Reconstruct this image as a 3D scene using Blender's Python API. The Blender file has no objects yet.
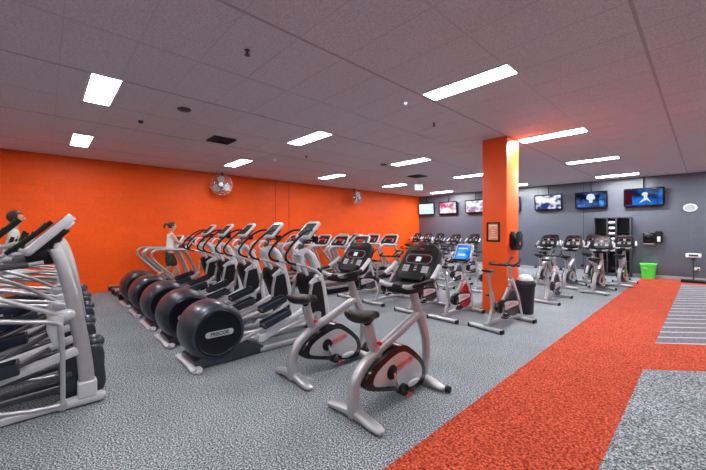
import bpy, bmesh, math, random
from mathutils import Vector, Matrix, Euler
random.seed(7)
PI = math.pi
scn = bpy.context.scene
COL = scn.collection
RX = math.radians

# ------------------------------------------------------------------ materials
def mat(name, col, rough=.5, metal=0., noise=.06, scale=14., bump=0., coat=0., spec=.5):
    m = bpy.data.materials.new(name); m.use_nodes = True
    nt = m.node_tree; b = nt.nodes['Principled BSDF']
    b.inputs['Roughness'].default_value = rough
    b.inputs['Metallic'].default_value = metal
    b.inputs['Coat Weight'].default_value = coat
    b.inputs['Specular IOR Level'].default_value = spec
    tc = nt.nodes.new('ShaderNodeTexCoord')
    n = nt.nodes.new('ShaderNodeTexNoise'); n.inputs['Scale'].default_value = scale; n.inputs['Detail'].default_value = 4
    nt.links.new(tc.outputs['Object'], n.inputs['Vector'])
    r = nt.nodes.new('ShaderNodeMapRange')
    r.inputs['From Min'].default_value = .3; r.inputs['From Max'].default_value = .7
    r.inputs['To Min'].default_value = 1 - noise; r.inputs['To Max'].default_value = 1 + noise
    nt.links.new(n.outputs['Fac'], r.inputs['Value'])
    mx = nt.nodes.new('ShaderNodeVectorMath'); mx.operation = 'SCALE'
    mx.inputs[0].default_value = col[:3]
    nt.links.new(r.outputs['Result'], mx.inputs['Scale'])
    nt.links.new(mx.outputs['Vector'], b.inputs['Base Color'])
    if bump:
        bp = nt.nodes.new('ShaderNodeBump'); bp.inputs['Strength'].default_value = bump; bp.inputs['Distance'].default_value = .01
        nt.links.new(n.outputs['Fac'], bp.inputs['Height']); nt.links.new(bp.outputs['Normal'], b.inputs['Normal'])
    return m

def emat(name, col, strength, col2=None, scale=3., stretch=(1, 1, 1)):
    m = bpy.data.materials.new(name); m.use_nodes = True
    nt = m.node_tree; nt.nodes.remove(nt.nodes['Principled BSDF'])
    e = nt.nodes.new('ShaderNodeEmission'); e.inputs['Strength'].default_value = strength
    nt.links.new(e.outputs[0], nt.nodes['Material Output'].inputs[0])
    if col2:
        tc = nt.nodes.new('ShaderNodeTexCoord'); mp = nt.nodes.new('ShaderNodeMapping')
        mp.inputs['Scale'].default_value = stretch
        n = nt.nodes.new('ShaderNodeTexNoise'); n.inputs['Scale'].default_value = scale; n.inputs['Detail'].default_value = 2
        cr = nt.nodes.new('ShaderNodeValToRGB')
        cr.color_ramp.elements[0].position = .42; cr.color_ramp.elements[0].color = (*col, 1)
        cr.color_ramp.elements[1].position = .58; cr.color_ramp.elements[1].color = (*col2, 1)
        nt.links.new(tc.outputs['Object'], mp.inputs[0]); nt.links.new(mp.outputs[0], n.inputs['Vector'])
        nt.links.new(n.outputs['Fac'], cr.inputs[0]); nt.links.new(cr.outputs[0], e.inputs['Color'])
    else:
        e.inputs['Color'].default_value = (*col, 1)
    return m

def block_mat(name, col, mortar, axis, rough=.55, coat=0., spec=.6):
    """painted concrete block wall; axis = the horizontal world axis the wall runs along"""
    m = bpy.data.materials.new(name); m.use_nodes = True
    nt = m.node_tree; L = nt.links; b = nt.nodes['Principled BSDF']
    b.inputs['Roughness'].default_value = rough; b.inputs['Coat Weight'].default_value = coat
    b.inputs['Specular IOR Level'].default_value = spec; b.inputs['Coat Roughness'].default_value = .35
    tc = nt.nodes.new('ShaderNodeTexCoord'); s = nt.nodes.new('ShaderNodeSeparateXYZ'); c = nt.nodes.new('ShaderNodeCombineXYZ')
    L.new(tc.outputs['Object'], s.inputs[0]); L.new(s.outputs[axis], c.inputs[0]); L.new(s.outputs[2], c.inputs[1])
    br = nt.nodes.new('ShaderNodeTexBrick')
    br.inputs['Scale'].default_value = 1; br.inputs['Brick Width'].default_value = .4; br.inputs['Row Height'].default_value = .2
    br.inputs['Mortar Size'].default_value = .006; br.inputs['Mortar Smooth'].default_value = .6
    br.inputs['Color1'].default_value = (*col, 1)
    br.inputs['Color2'].default_value = (*[v * .93 for v in col], 1)
    br.inputs['Mortar'].default_value = (*mortar, 1)
    L.new(c.outputs[0], br.inputs['Vector'])
    n = nt.nodes.new('ShaderNodeTexNoise'); n.inputs['Scale'].default_value = 30; n.inputs['Detail'].default_value = 5
    L.new(tc.outputs['Object'], n.inputs['Vector'])
    r = nt.nodes.new('ShaderNodeMapRange'); r.inputs['To Min'].default_value = .86; r.inputs['To Max'].default_value = 1.14
    L.new(n.outputs['Fac'], r.inputs['Value'])
    v = nt.nodes.new('ShaderNodeVectorMath'); v.operation = 'SCALE'
    L.new(br.outputs['Color'], v.inputs[0]); L.new(r.outputs[0], v.inputs['Scale']); L.new(v.outputs[0], b.inputs['Base Color'])
    ad = nt.nodes.new('ShaderNodeMath'); ad.operation = 'MULTIPLY_ADD'; ad.inputs[1].default_value = -1.
    ad.inputs[2].default_value = 0
    L.new(br.outputs['Fac'], ad.inputs[0])
    sm = nt.nodes.new('ShaderNodeMath'); sm.operation = 'MULTIPLY_ADD'; sm.inputs[1].default_value = .35
    L.new(n.outputs['Fac'], sm.inputs[0]); L.new(ad.outputs[0], sm.inputs[2])
    bp = nt.nodes.new('ShaderNodeBump'); bp.inputs['Strength'].default_value = .5; bp.inputs['Distance'].default_value = .006
    L.new(sm.outputs[0], bp.inputs['Height']); L.new(bp.outputs[0], b.inputs['Normal'])
    return m

def carpet_mat(name, cols, scale, stops=(.3, .5, .7), stripes=None):
    m = bpy.data.materials.new(name); m.use_nodes = True
    nt = m.node_tree; L = nt.links; b = nt.nodes['Principled BSDF']
    b.inputs['Roughness'].default_value = .95; b.inputs['Specular IOR Level'].default_value = .12
    tc = nt.nodes.new('ShaderNodeTexCoord')
    n = nt.nodes.new('ShaderNodeTexNoise'); n.inputs['Scale'].default_value = scale; n.inputs['Detail'].default_value = 6
    n.inputs['Roughness'].default_value = .75
    L.new(tc.outputs['Object'], n.inputs['Vector'])
    cr = nt.nodes.new('ShaderNodeValToRGB'); e = cr.color_ramp.elements
    e[0].position = stops[0]; e[0].color = (*cols[0], 1); e[1].position = stops[2]; e[1].color = (*cols[2], 1)
    k = e.new(stops[1]); k.color = (*cols[1], 1)
    L.new(n.outputs['Fac'], cr.inputs[0]); out = cr.outputs[0]
    n2 = nt.nodes.new('ShaderNodeTexNoise'); n2.inputs['Scale'].default_value = 1.6; n2.inputs['Detail'].default_value = 5
    L.new(tc.outputs['Object'], n2.inputs['Vector'])
    r = nt.nodes.new('ShaderNodeMapRange'); r.inputs['To Min'].default_value = .8; r.inputs['To Max'].default_value = 1.2
    L.new(n2.outputs['Fac'], r.inputs['Value'])
    v = nt.nodes.new('ShaderNodeVectorMath'); v.operation = 'SCALE'
    L.new(out, v.inputs[0]); L.new(r.outputs[0], v.inputs['Scale']); out = v.outputs[0]
    if stripes:
        ang, period, frac, scol = stripes
        dx, dy = -math.sin(ang), math.cos(ang)
        dp = nt.nodes.new('ShaderNodeVectorMath'); dp.operation = 'DOT_PRODUCT'; dp.inputs[1].default_value = (dx / period, dy / period, 0)
        L.new(tc.outputs['Object'], dp.inputs[0])
        fr = nt.nodes.new('ShaderNodeMath'); fr.operation = 'FRACT'; L.new(dp.outputs['Value'], fr.inputs[0])
        lt = nt.nodes.new('ShaderNodeMath'); lt.operation = 'LESS_THAN'; lt.inputs[1].default_value = frac; L.new(fr.outputs[0], lt.inputs[0])
        mx = nt.nodes.new('ShaderNodeMix'); mx.data_type = 'RGBA'
        L.new(lt.outputs[0], mx.inputs['Factor']); L.new(out, mx.inputs['A']); mx.inputs['B'].default_value = (*scol, 1)
        out = mx.outputs['Result']
    L.new(out, b.inputs['Base Color'])
    bp = nt.nodes.new('ShaderNodeBump'); bp.inputs['Strength'].default_value = .3; bp.inputs['Distance'].default_value = .006
    L.new(n.outputs['Fac'], bp.inputs['Height']); L.new(bp.outputs[0], b.inputs['Normal'])
    return m

def ceiling_mat():
    m = bpy.data.materials.new('ceiling_tiles'); m.use_nodes = True
    nt = m.node_tree; L = nt.links; b = nt.nodes['Principled BSDF']
    b.inputs['Roughness'].default_value = .9; b.inputs['Specular IOR Level'].default_value = .15
    tc = nt.nodes.new('ShaderNodeTexCoord')
    n = nt.nodes.new('ShaderNodeTexNoise'); n.inputs['Scale'].default_value = 55; n.inputs['Detail'].default_value = 5; n.inputs['Roughness'].default_value = .8
    L.new(tc.outputs['Object'], n.inputs['Vector'])
    cr = nt.nodes.new('ShaderNodeValToRGB'); e = cr.color_ramp.elements
    e[0].position = .36; e[0].color = (.46, .44, .47, 1); e[1].position = .62; e[1].color = (.80, .77, .82, 1)
    L.new(n.outputs['Color'], cr.inputs[0])
    L.new(cr.outputs[0], b.inputs['Base Color'])
    bp = nt.nodes.new('ShaderNodeBump'); bp.inputs['Strength'].default_value = .25; bp.inputs['Distance'].default_value = .006
    L.new(n.outputs['Fac'], bp.inputs['Height']); L.new(bp.outputs[0], b.inputs['Normal'])
    return m

M = dict(
    silver=mat('silver_paint', (.46, .46, .485), .36, .6, .05),
    pale=mat('pale_grey_plastic', (.60, .61, .66), .28, .2, .03),
    white=mat('white_plastic', (.85, .85, .86), .4, 0, .02),
    black=mat('black_plastic', (.004, .004, .005), .42, 0, .15, spec=.3),
    blackg=mat('black_gloss', (.004, .004, .005), .16, 0, .1, coat=.3, spec=.4),
    rubber=mat('black_rubber', (.006, .006, .007), .6, 0, .2, 60, .2, spec=.3),
    navy=mat('navy_plastic', (.045, .05, .07), .36, .5, .12, coat=.2),
    navyd=mat('navy_disc', (.004, .005, .010), .35, 0, .12, spec=.3),
    pedal=mat('pedal_plastic', (.012, .018, .034), .45, 0, .1),
    seat=mat('saddle_vinyl', (.008, .006, .0065), .42, 0, .15, spec=.4),
    shroud=mat('shroud_panel', (.58, .58, .60), .2, .6, .03),
    chrome=mat('chrome', (.8, .8, .82), .12, 1., .02),
    red=mat('red_plastic', (.75, .01, .01), .35, 0, .03),
    redtxt=mat('red_print', (.75, .02, .02), .5, 0, .03),
    redsh=mat('red_guard', (.55, .03, .03), .35, 0, .05),
    belt=mat('running_belt', (.02, .010, .009), .55, 0, .15, 40, .2),
    panel=mat('console_face', (.010, .011, .014), .35, 0, .1, spec=.3),
    panelr=mat('console_face_dark_red', (.10, .02, .02), .35, 0, .1),
    keys=mat('grey_key', (.42, .44, .48), .4, 0, .03),
    led=emat('red_led', (1, .02, .01), .35),
    ledd=mat('dim_red_window', (.05, .005, .006), .2, 0, .05),
    ledw=emat('white_led', (.7, .8, .9), .4),
    green_l=emat('green_key', (.45, .8, .25), .6),
    lcd=mat('grey_lcd', (.03, .034, .038), .25, 0, .05),
    skin=mat('skin', (.62, .32, .22), .55, 0, .05),
    hair=mat('brown_hair', (.07, .025, .014), .6, 0, .3, 60, .5),
    hairb=mat('dark_hair', (.035, .012, .01), .6, 0, .3, 60, .5),
    tank=mat('white_cloth', (.82, .82, .84), .85, 0, .04, 20, .2),
    shirt=mat('pale_tshirt', (.62, .66, .62), .85, 0, .06, 20, .2),
    print=mat('tshirt_print', (.16, .2, .16), .85, 0, .4, 30),
    camo=mat('dark_patterned_shorts', (.05, .045, .03), .85, 0, .8, 22),
    blk_cloth=mat('black_cloth', (.02, .02, .022), .85, 0, .2, 20, .2),
    shoe=mat('white_shoe', (.75, .74, .72), .6, 0, .05),
    eye=mat('eye_dark', (.02, .015, .012), .3),
    lips=mat('lips', (.45, .14, .11), .5),
    gbin=mat('green_tub', (.09, .85, .07), .38, 0, .04),
    bin=mat('bin_plastic', (.010, .012, .020), .45, 0, .1),
    paper=mat('white_paper', (.85, .83, .8), .7, 0, .02),
    poster=mat('orange_print', (.85, .3, .17), .7, 0, .1),
    lamp=emat('lamp_diffuser', (1, .975, .96), 21),
    lamp_bright=emat('lamp_diffuser_bright', (.95, .98, 1.), 55),
    frame=mat('white_frame', (.8, .8, .8), .5),
    dgrey=mat('dark_grey_metal', (.07, .073, .085), .4, .3, .06),
    steel=mat('wire_steel', (.6, .6, .62), .25, .9, .03),
    conc=mat('pillar_paint', (.98, .11, .011), .36, 0, .03, 30, .15),
    skirt=mat('skirting_vinyl', (.42, .42, .46), .5, 0, .05),
)

# ------------------------------------------------------------------ mesh builder
def cat(pts, n=6, closed=False):
    """Catmull-Rom resample; pts tuples of any length"""
    if len(pts) < 3 and not closed: return [tuple(p) for p in pts]
    out = []; N = len(pts)
    rng = N if closed else N - 1
    for i in range(rng):
        if closed: p = [pts[(i + k) % N] for k in (-1, 0, 1, 2)]
        else: p = [pts[max(i - 1, 0)], pts[i], pts[i + 1], pts[min(i + 2, N - 1)]]
        for j in range(n):
            t = j / n
            out.append(tuple(.5 * (2 * b + (c - a) * t + (2 * a - 5 * b + 4 * c - d) * t * t + (3 * b - a - 3 * c + d) * t ** 3)
                             for a, b, c, d in zip(*p)))
    if not closed: out.append(tuple(pts[-1]))
    return out

class MB:
    def __init__(s, T=None): s.bm = bmesh.new(); s.T = T or Matrix()
    def v(s, p): return s.bm.verts.new(s.T @ Vector(p))
    def face(s, vs):
        try: return s.bm.faces.new(vs)
        except ValueError: return None
    def box(s, c, d, bev=.0, rot=None, seg=2, taper=None):
        R = Euler(rot).to_matrix() if rot else Matrix.Identity(3)
        vs = []
        for z in (-1, 1):
            k = (taper if (taper and z > 0) else 1)
            for x, y in ((-1, -1), (1, -1), (1, 1), (-1, 1)):
                p = R @ Vector((x * d[0] / 2 * k, y * d[1] / 2 * k, z * d[2] / 2)) + Vector(c)
                vs.append(s.v(p))
        fs = [s.face([vs[i] for i in f]) for f in ((3, 2, 1, 0), (4, 5, 6, 7), (0, 1, 5, 4), (1, 2, 6, 5), (2, 3, 7, 6), (3, 0, 4, 7))]
        if bev:
            es = list({e for f in fs for e in f.edges})
            bmesh.ops.bevel(s.bm, geom=es, offset=min(bev, min(d) * .45), segments=seg, profile=.6, affect='EDGES')
        return s
    def sweep(s, pts, w, h=None, n=10, e=2., smooth=5, ref=(1, 0, 0), closed=False):
        """pts list of 3D; w = width along ref, h = the other; may be lists per control point"""
        h = w if h is None else h
        W = w if isinstance(w, (list, tuple)) else [w] * len(pts)
        H = h if isinstance(h, (list, tuple)) else [h] * len(pts)
        P = cat([(*p, a, b) for p, a, b in zip(pts, W, H)], smooth, closed) if smooth > 1 else [(*p, a, b) for p, a, b in zip(pts, W, H)]
        C = [Vector(p[:3]) for p in P]; rings = []; ref = Vector(ref); N = len(C)
        for i, c in enumerate(C):
            if closed: t = C[(i + 1) % N] - C[i - 1]
            else: t = C[min(i + 1, N - 1)] - C[max(i - 1, 0)]
            t.normalize()
            u = ref - t * ref.dot(t)
            if u.length < .15: u = Vector((0, 0, 1)) - t * t.z
            if u.length < .15: u = Vector((0, 1, 0)) - t * t.y
            u.normalize()
            if rings and u.dot(pu) < 0: u = -u
            pu = u; q = t.cross(u)
            ring = []
            for k in range(n):
                a = 2 * PI * k / n + (PI / n if e > 2 else 0); ca, sa = math.cos(a), math.sin(a)
                x = math.copysign(abs(ca) ** (2 / e), ca) * P[i][3] / 2; y = math.copysign(abs(sa) ** (2 / e), sa) * P[i][4] / 2
                ring.append(s.v(c + u * x + q * y))
            rings.append(ring)
        for i in range(len(rings) - (0 if closed else 1)):
            a, b = rings[i], rings[(i + 1) % len(rings)]
            for k in range(n): s.face([a[k], a[(k + 1) % n], b[(k + 1) % n], b[k]])
        if not closed:
            s.face(rings[0][::-1]); s.face(rings[-1])
        return s
    def tube(s, pts, r, n=8, smooth=5, **k):
        return s.sweep(pts, [2 * x for x in r] if isinstance(r, (list, tuple)) else 2 * r, None, n, 2., smooth, **k)
    def lathe(s, prof, c=(0, 0, 0), axis=(1, 0, 0), n=32):
        """prof (radius, along)"""
        ax = Vector(axis).normalized(); u = ax.orthogonal().normalized(); w = ax.cross(u); c = Vector(c); rings = []
        for r, t in prof:
            if r < 1e-5: rings.append([s.v(c + ax * t)] * n)
            else: rings.append([s.v(c + ax * t + (u * math.cos(2 * PI * k / n) + w * math.sin(2 * PI * k / n)) * r) for k in range(n)])
        for a, b in zip(rings, rings[1:]):
            for k in range(n):
                q = []
                for x in (a[k], a[(k + 1) % n], b[(k + 1) % n], b[k]):
                    if x not in q: q.append(x)
                if len(q) > 2: s.face(q)
        for R, rev in ((rings[0], True), (rings[-1], False)):
            if R[0] is not R[1]: s.face(R[::-1] if rev else R)
        return s
    def prism(s, poly, x0, x1, smooth=0, bev=0., axis='x'):
        """poly in (y,z) extruded along x  (axis 'z': poly (x,y) extruded in z)"""
        P = cat(poly, smooth, True) if smooth else poly
        f = (lambda a, b, t: (t, a, b)) if axis == 'x' else ((lambda a, b, t: (a, b, t)) if axis == 'z' else (lambda a, b, t: (a, t, b)))
        A = [s.v(f(a, b, x0)) for a, b in P]; B = [s.v(f(a, b, x1)) for a, b in P]; n = len(P)
        fs = [s.face(A[::-1]), s.face(B)]
        for i in range(n): s.face([A[i], A[(i + 1) % n], B[(i + 1) % n], B[i]])
        if bev:
            es = [e for ff in fs for e in ff.edges]
            bmesh.ops.bevel(s.bm, geom=es, offset=bev, segments=3, profile=.5, affect='EDGES')
        return s
    def quad(s, *p): s.face([s.v(q) for q in p]); return s
    def build(s, name, m, parent=None, loc=None, smooth=True, ang=38):
        bm = s.bm
        bmesh.ops.remove_doubles(bm, verts=bm.verts, dist=1e-5)
        bmesh.ops.recalc_face_normals(bm, faces=bm.faces)
        for f in bm.faces: f.smooth = smooth
        la = RX(ang)
        for e in bm.edges:
            if len(e.link_faces) == 2 and e.calc_face_angle(0) > la: e.smooth = False
        me = bpy.data.meshes.new(name); bm.to_mesh(me); bm.free()
        for mm in (m if isinstance(m, list) else [m]): me.materials.append(M[mm] if isinstance(mm, str) else mm)
        o = bpy.data.objects.new(name, me); COL.objects.link(o)
        if parent: o.parent = parent
        if loc: o.location = loc
        return o

def tag(o, label, catg, group=None):
    o['label'] = label; o['category'] = catg
    if group: o['group'] = group
    return o
def empty(name, loc=(0, 0, 0), rz=0):
    o = bpy.data.objects.new(name, None); o.empty_display_size = .2; COL.objects.link(o)
    o.location = loc; o.rotation_euler = (0, 0, rz); return o
def struct(o): o['kind'] = 'structure'; return o
KIDS = {}
def copy_tree(o, parent=None):
    c = o.copy(); COL.objects.link(c)
    if parent: c.parent = parent
    for ch in [x for x in COL.objects if x.parent == o]: copy_tree(ch, c)
    return c
def place(o, loc, label, group=None, rz=0):
    o.location = loc; o.rotation_euler = (0, 0, rz); o['label'] = label
    if group: o['group'] = group
    return o

def text(name, body, size, mtl, parent, T, ext=.0015, bold=.0, align='CENTER'):
    cu = bpy.data.curves.new(name, 'FONT'); cu.body = body; cu.size = size; cu.extrude = ext; cu.offset = bold
    cu.align_x = align; cu.align_y = 'CENTER'; cu.resolution_u = 3
    t = bpy.data.objects.new(name + '_tmp', cu); COL.objects.link(t)
    dg = bpy.context.evaluated_depsgraph_get()
    me = bpy.data.meshes.new_from_object(t.evaluated_get(dg)); me.transform(T)
    COL.objects.unlink(t); bpy.data.objects.remove(t); bpy.data.curves.remove(cu)
    me.materials.clear(); me.materials.append(M[mtl])
    o = bpy.data.objects.new(name, me); COL.objects.link(o)
    if parent: o.parent = parent
    return o

def basis(org, u, v):
    u = Vector(u).normalized(); v = Vector(v); v = (v - u * u.dot(v)).normalized(); n = u.cross(v)
    return Matrix(((u.x, v.x, n.x, org[0]), (u.y, v.y, n.y, org[1]), (u.z, v.z, n.z, org[2]), (0, 0, 0, 1)))
def panelT(org, lean):
    """panel facing the user (towards -y and up); lean = degrees from vertical"""
    a = RX(lean)
    return basis(org, (1, 0, 0), (0, math.sin(a), math.cos(a)))

def rrect(w, h, r, n=4, top=1.):
    pts = []
    for cx, cy, a0 in ((1, 1, 0), (-1, 1, 90), (-1, -1, 180), (1, -1, 270)):
        k = top if cy > 0 else 1
        for i in range(n + 1):
            a = RX(a0 + 90 * i / n)
            pts.append((cx * (w / 2 * k - r) + r * math.cos(a), cy * (h / 2 - r) + r * math.sin(a)))
    return pts

# ------------------------------------------------------------------ room
XW, YW, XR, YB, H = -11.25, 15.72, 3.2, -5.0, 3.607
M['orange_wall'] = block_mat('orange_blocks', (.98, .108, .009), (.91, .09, .008), 1, .5, 0, .22)
M['grey_wall'] = block_mat('grey_blocks', (.095, .105, .14), (.07, .076, .10), 0, .38, .25)
M['carpet'] = carpet_mat('grey_carpet', ((.015, .017, .022), (.16, .175, .20), (.58, .63, .70)), 78, (.41, .5, .60))
M['runner'] = carpet_mat('orange_carpet', ((.14, .013, .008), (.39, .05, .022), (.70, .14, .075)), 50, (.40, .5, .61))
M['matc'] = carpet_mat('striped_carpet', ((.06, .06, .075), (.15, .14, .165), (.30, .28, .32)), 60, (.36, .5, .64), (RX(43), .29, .16, (.44, .46, .52)))
M['ceil'] = ceiling_mat()
b = MB(); b.quad((XW, YB, 0), (XR, YB, 0), (XR, YW, 0), (XW, YW, 0)); struct(b.build('floor', 'carpet'))
# orange walkway with grey and striped carpet fields let into it
x1, x0 = -.52, -1.56
def fbox(name, poly, z0, z1, m):
    b = MB(); b.prism(poly, z0, z1, axis='z'); return struct(b.build(name, m, smooth=False))
fbox('floor', [(x0, YB), (XR, YB), (XR, YW), (x0, YW)], 0, .004, 'runner')
sl = .88
fbox('floor', [(x1, YB), (XR, YB), (XR, 5.32 + (XR - x1) * sl), (x1, 5.32)], .002, .007, 'carpet')
fbox('floor', [(x1, 6.68), (XR, 6.68 + (XR - x1) * sl), (XR, 15.5), (x1, 14.6)], .002, .007, 'matc')
def wall(name, a, b_, c, d, m):
    w = MB(); w.quad(a, b_, c, d); return struct(w.build(name, m))
def slab(name, c, d, m): w = MB(); w.box(c, d); return struct(w.build(name, m, smooth=False))
slab('wall_left', (XW - .1, (YB + YW) / 2, H / 2), (.2, YW - YB, H), 'orange_wall')
slab('wall_far', ((XW + XR) / 2, YW + .1, H / 2), (XR - XW, .2, H), 'grey_wall')
slab('wall_right', (XR + .1, (YB + YW) / 2, H / 2), (.2, YW - YB, H), 'grey_wall')
slab('wall_near', ((XW + XR) / 2, YB - .1, H / 2), (XR - XW, .2, H), 'grey_wall')
slab('ceiling', ((XW + XR) / 2, (YB + YW) / 2, H + .1), (XR - XW, YW - YB, .2), 'ceil')
slab('baseboard_far', ((XW + XR) / 2, YW - .008, .06), (XR - XW, .016, .12), 'skirt')
# ceiling T-bar grid: fine bars slightly proud of the tiles
M['tbar'] = mat('grid_bar', (.42, .39, .42), .7, 0, .05)
M['tbar2'] = mat('grid_bar_pale', (.56, .53, .57), .7, 0, .05)
g = MB(); g2 = MB()
k = -10
for k in range(-9, 4):
    X = -.43 + 1.165 * k
    if XW < X < XR: (g2 if k % 2 else g).box((X, (YB + YW) / 2, H - .001), (.016 if k % 2 else .030, YW - YB, .003))
for k in range(-10, 30):
    Y = .70 + .575 * k
    if YB < Y < YW: g2.box(((XW + XR) / 2, Y, H - .001), (XR - XW, .012, .002))
struct(g.build('trim_1', 'tbar', smooth=False)); struct(g2.build('trim_2', 'tbar2', smooth=False))
M['joint'] = mat('wall_joint', (.03, .03, .035), .7)
M['jointo'] = mat('wall_joint_orange', (.42, .03, .006), .7)
slab('trim_3', (-3.34, YW - .003, H / 2), (.018, .006, H), 'joint')
slab('trim_4', (-5.0, YW - .003, 3.35), (.018, .006, .5), 'joint')
slab('trim_5', (XW + .003, 7.05, H / 2), (.006, .02, H), 'jointo')
slab('trim_6', (XW + .003, 6.45, H / 2), (.006, .014, H), 'jointo')

# pillar
p = MB(); p.box((-3.0, 7.12, H / 2), (.51, .60, H), .006); struct(p.build('wall_pillar', 'conc'))

# ------------------------------------------------------------------ ceiling lights
lt = empty('ceiling_light')
tag(lt, '', 'ceiling light')
b = MB(); b.prism(rrect(1.14, .30, .004, 1), -.012, .0, axis='z'); b.build('diffuser', 'lamp', lt)
b = MB()
for sx, sy, dx, dy in ((0, .158, 1.19, .02), (0, -.158, 1.19, .02), (.582, 0, .022, .335), (-.582, 0, .022, .335)): b.box((sx, sy, -.006), (dx, dy, .016), .002)
b.build('frame', 'frame', lt)
ys = [-2.9, .57, 4.02, 7.47, 10.92, 14.58]; xs = [-9.1, -5.65, -2.13, 1.37]
rows = {-9.1: 'the row nearest the orange wall', -5.65: 'the middle row', -2.13: 'the row beside the orange pillar', 1.37: 'the rightmost row'}
ordn = {-2.9: 'behind the camera', .57: 'nearest the camera', 4.02: 'second from the camera', 7.47: 'third from the camera', 10.92: 'fourth from the camera', 14.58: 'closest to the grey end wall'}
first = True
for X in xs:
    for Y in ys:
        o = lt if first else copy_tree(lt); first = False
        place(o, (X, Y, H), 'recessed ceiling light in %s, %s' % (rows[X], ordn[Y]), 'ceiling panel lights')
        if Y == 14.58 or (X, Y) == (-2.13, 7.47):   # extra emission added to these fittings to brighten the grey wall and pillar
            for c in [c for c in COL.objects if c.parent == o and c.name.startswith('diffuser')]: c.data = c.data.copy(); c.data.materials[0] = M['lamp_bright']

# ------------------------------------------------------------------ upright exercise bike
def make_bike():
    t = empty('exercise_bike'); tag(t, '', 'exercise bike')
    def foot(y, w):
        b = MB(); b.sweep([(-w / 2, y - .02, .035), (-w / 2 + .05, y - .01, .045), (-.1, y, .06), (0, y, .066), (.1, y, .06), (w / 2 - .05, y - .01, .045), (w / 2, y - .02, .035)],
                          [.06, .105, .11, .11, .11, .105, .06], [.03, .06, .075, .08, .075, .06, .03], 12, 2.6, 4, ref=(0, 1, 0))
        return b
    f = foot(0, .68).build('rear_foot', 'silver', t)
    for x in (-.25, .25): MB().lathe([(.03, 0), (.03, .02), (.02, .026)], (x, 0, .0), (0, 0, 1), 12).build('levelling_pad', 'rubber', f)
    f = foot(1.03, .56).build('front_foot', 'silver', t)
    for x in (-.31, .31): MB().lathe([(.0, -.02), (.034, -.02), (.034, .02), (0, .02)], (x, 1.05, .036), (1, 0, 0), 14).build('transport_wheel', 'rubber', f)
    b = MB(); b.sweep([(0, .0, .05), (0, -.02, .18), (0, .01, .33), (0, .12, .45), (0, .3, .545), (0, .6, .655), (0, .95, .79)],
                      [.1, .09, .085, .085, .085, .085, .08], [.13, .11, .10, .1, .095, .09, .09], 14, 3, 5)
    b.build('main_frame', 'silver', t)
    b = MB(); b.sweep([(0, .83, 1.15), (0, .88, 1.0), (0, .95, .82), (0, 1.05, .62), (0, 1.10, .44), (0, 1.10, .27), (0, 1.03, .07)],
                      [.075] * 7, [.09, .095, .1, .1, .09, .085, .09], 14, 3, 5)
    b.build('front_post', 'silver', t)
    b = MB(); b.sweep([(0, .33, .42), (0, .22, .66), (0, .165, .83)], [.085, .08, .075], [.115, .1, .095], 14, 3, 4)
    b.build('seat_post', 'silver', t)
    b = MB(); b.lathe([(.036, 0), (.038, .01), (.038, .03), (.032, .034)], (0, .168, .822), (0, -.35, 1), 16)
    b.tube([(0, .165, .83), (0, .15, .88)], .027, 12, 1); b.build('seat_collar', 'black', t)
    b = MB(); b.lathe([(0, 0), (.02, 0), (.022, .015), (.018, .035), (0, .04)], (.05, .26, .64), (1, 0, 0), 12); b.build('adjust_knob', 'red', t)
    # saddle: wide rear, short nose, raised rear wings
    b = MB()
    rows = []
    prof = [(-.17, .09, .06, .92), (-.15, .14, .09, .92), (-.08, .155, .11, .91), (0, .135, .115, .905), (.07, .09, .10, .902), (.14, .055, .085, .90), (.20, .042, .07, .895), (.225, .026, .045, .89)]
    n = 16
    P = cat([(y * .86 + .115, hw * .92, th, z) for y, hw, th, z in prof], 3)
    for y, hw, th, z in P:
        ring = []
        for k in range(n):
            a = 2 * PI * k / n; x = hw * math.cos(a); sa = math.sin(a)
            zz = z + th * .5 * math.copysign(abs(sa) ** .8, sa) + .9 * x * x * (1.2 if y < .08 else .3)
            ring.append(b.v((x, y, zz)))
        rows.append(ring)
    for A, Bq in zip(rows, rows[1:]):
        for k in range(n): b.face([A[k], A[(k + 1) % n], Bq[(k + 1) % n], Bq[k]])
    b.face(rows[0][::-1]); b.face(rows[-1])
    sd = b.build('seat', 'seat', t, ang=60)
    # drive shroud
    tri = [(.06, .33), (.13, .42), (.3, .50), (.48, .55), (.60, .55), (.70, .50), (.83, .40), (.95, .28), (.99, .18), (.96, .08), (.87, .045), (.68, .085), (.45, .14), (.2, .215), (.08, .26)]
    cx = sum(a for a, _ in tri) / len(tri); cz = sum(c for _, c in tri) / len(tri)
    b = MB(); b.prism(tri, -.085, .085, 3, .02); hs = b.build('drive_housing', 'blackg', t, ang=50)
    ins = [(cx + (a - cx) * .80, cz + (c - cz) * .74) for a, c in tri]
    for sgn in (-1, 1):
        b = MB(); b.prism(ins, sgn * .08, sgn * .089, 3, .003)
        pn = b.build('side_panel', 'shroud', hs, ang=50)
        T = basis((sgn * .0915, .61, .365), (0, sgn, .22 * sgn), (0, 0, 1))
        text('lettering', 'PRECOR', .058, 'redtxt', hs, T, .001, .001)
        b = MB(T=T); b.sweep([(x, y, 0) for x, y in rrect(.235, .066, .02, 3)], .003, .003, 6, 2, 1, ref=(0, 0, 1), closed=True)
        b.build('lettering_border', 'redtxt', hs)
        b = MB(); b.lathe([(0, 0), (.058, 0), (.066, .006), (.05, .014), (0, .016)], (sgn * .088, 0, 0), (sgn, 0, 0), 20)
        for v in b.bm.verts: v.co.y = v.co.y * 1.6 + .74; v.co.z = v.co.z * .5 + .135
        b.build('access_cap', 'pale', hs)
    # crank, arms and pedals
    for sgn in (-1, 1): MB().lathe([(0, 0), (.068, 0), (.072, .008), (.066, .018), (.02, .026), (0, .026)], (sgn * .084, .41, .335), (sgn, 0, 0), 24).build('crank', 'black', t)
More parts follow.
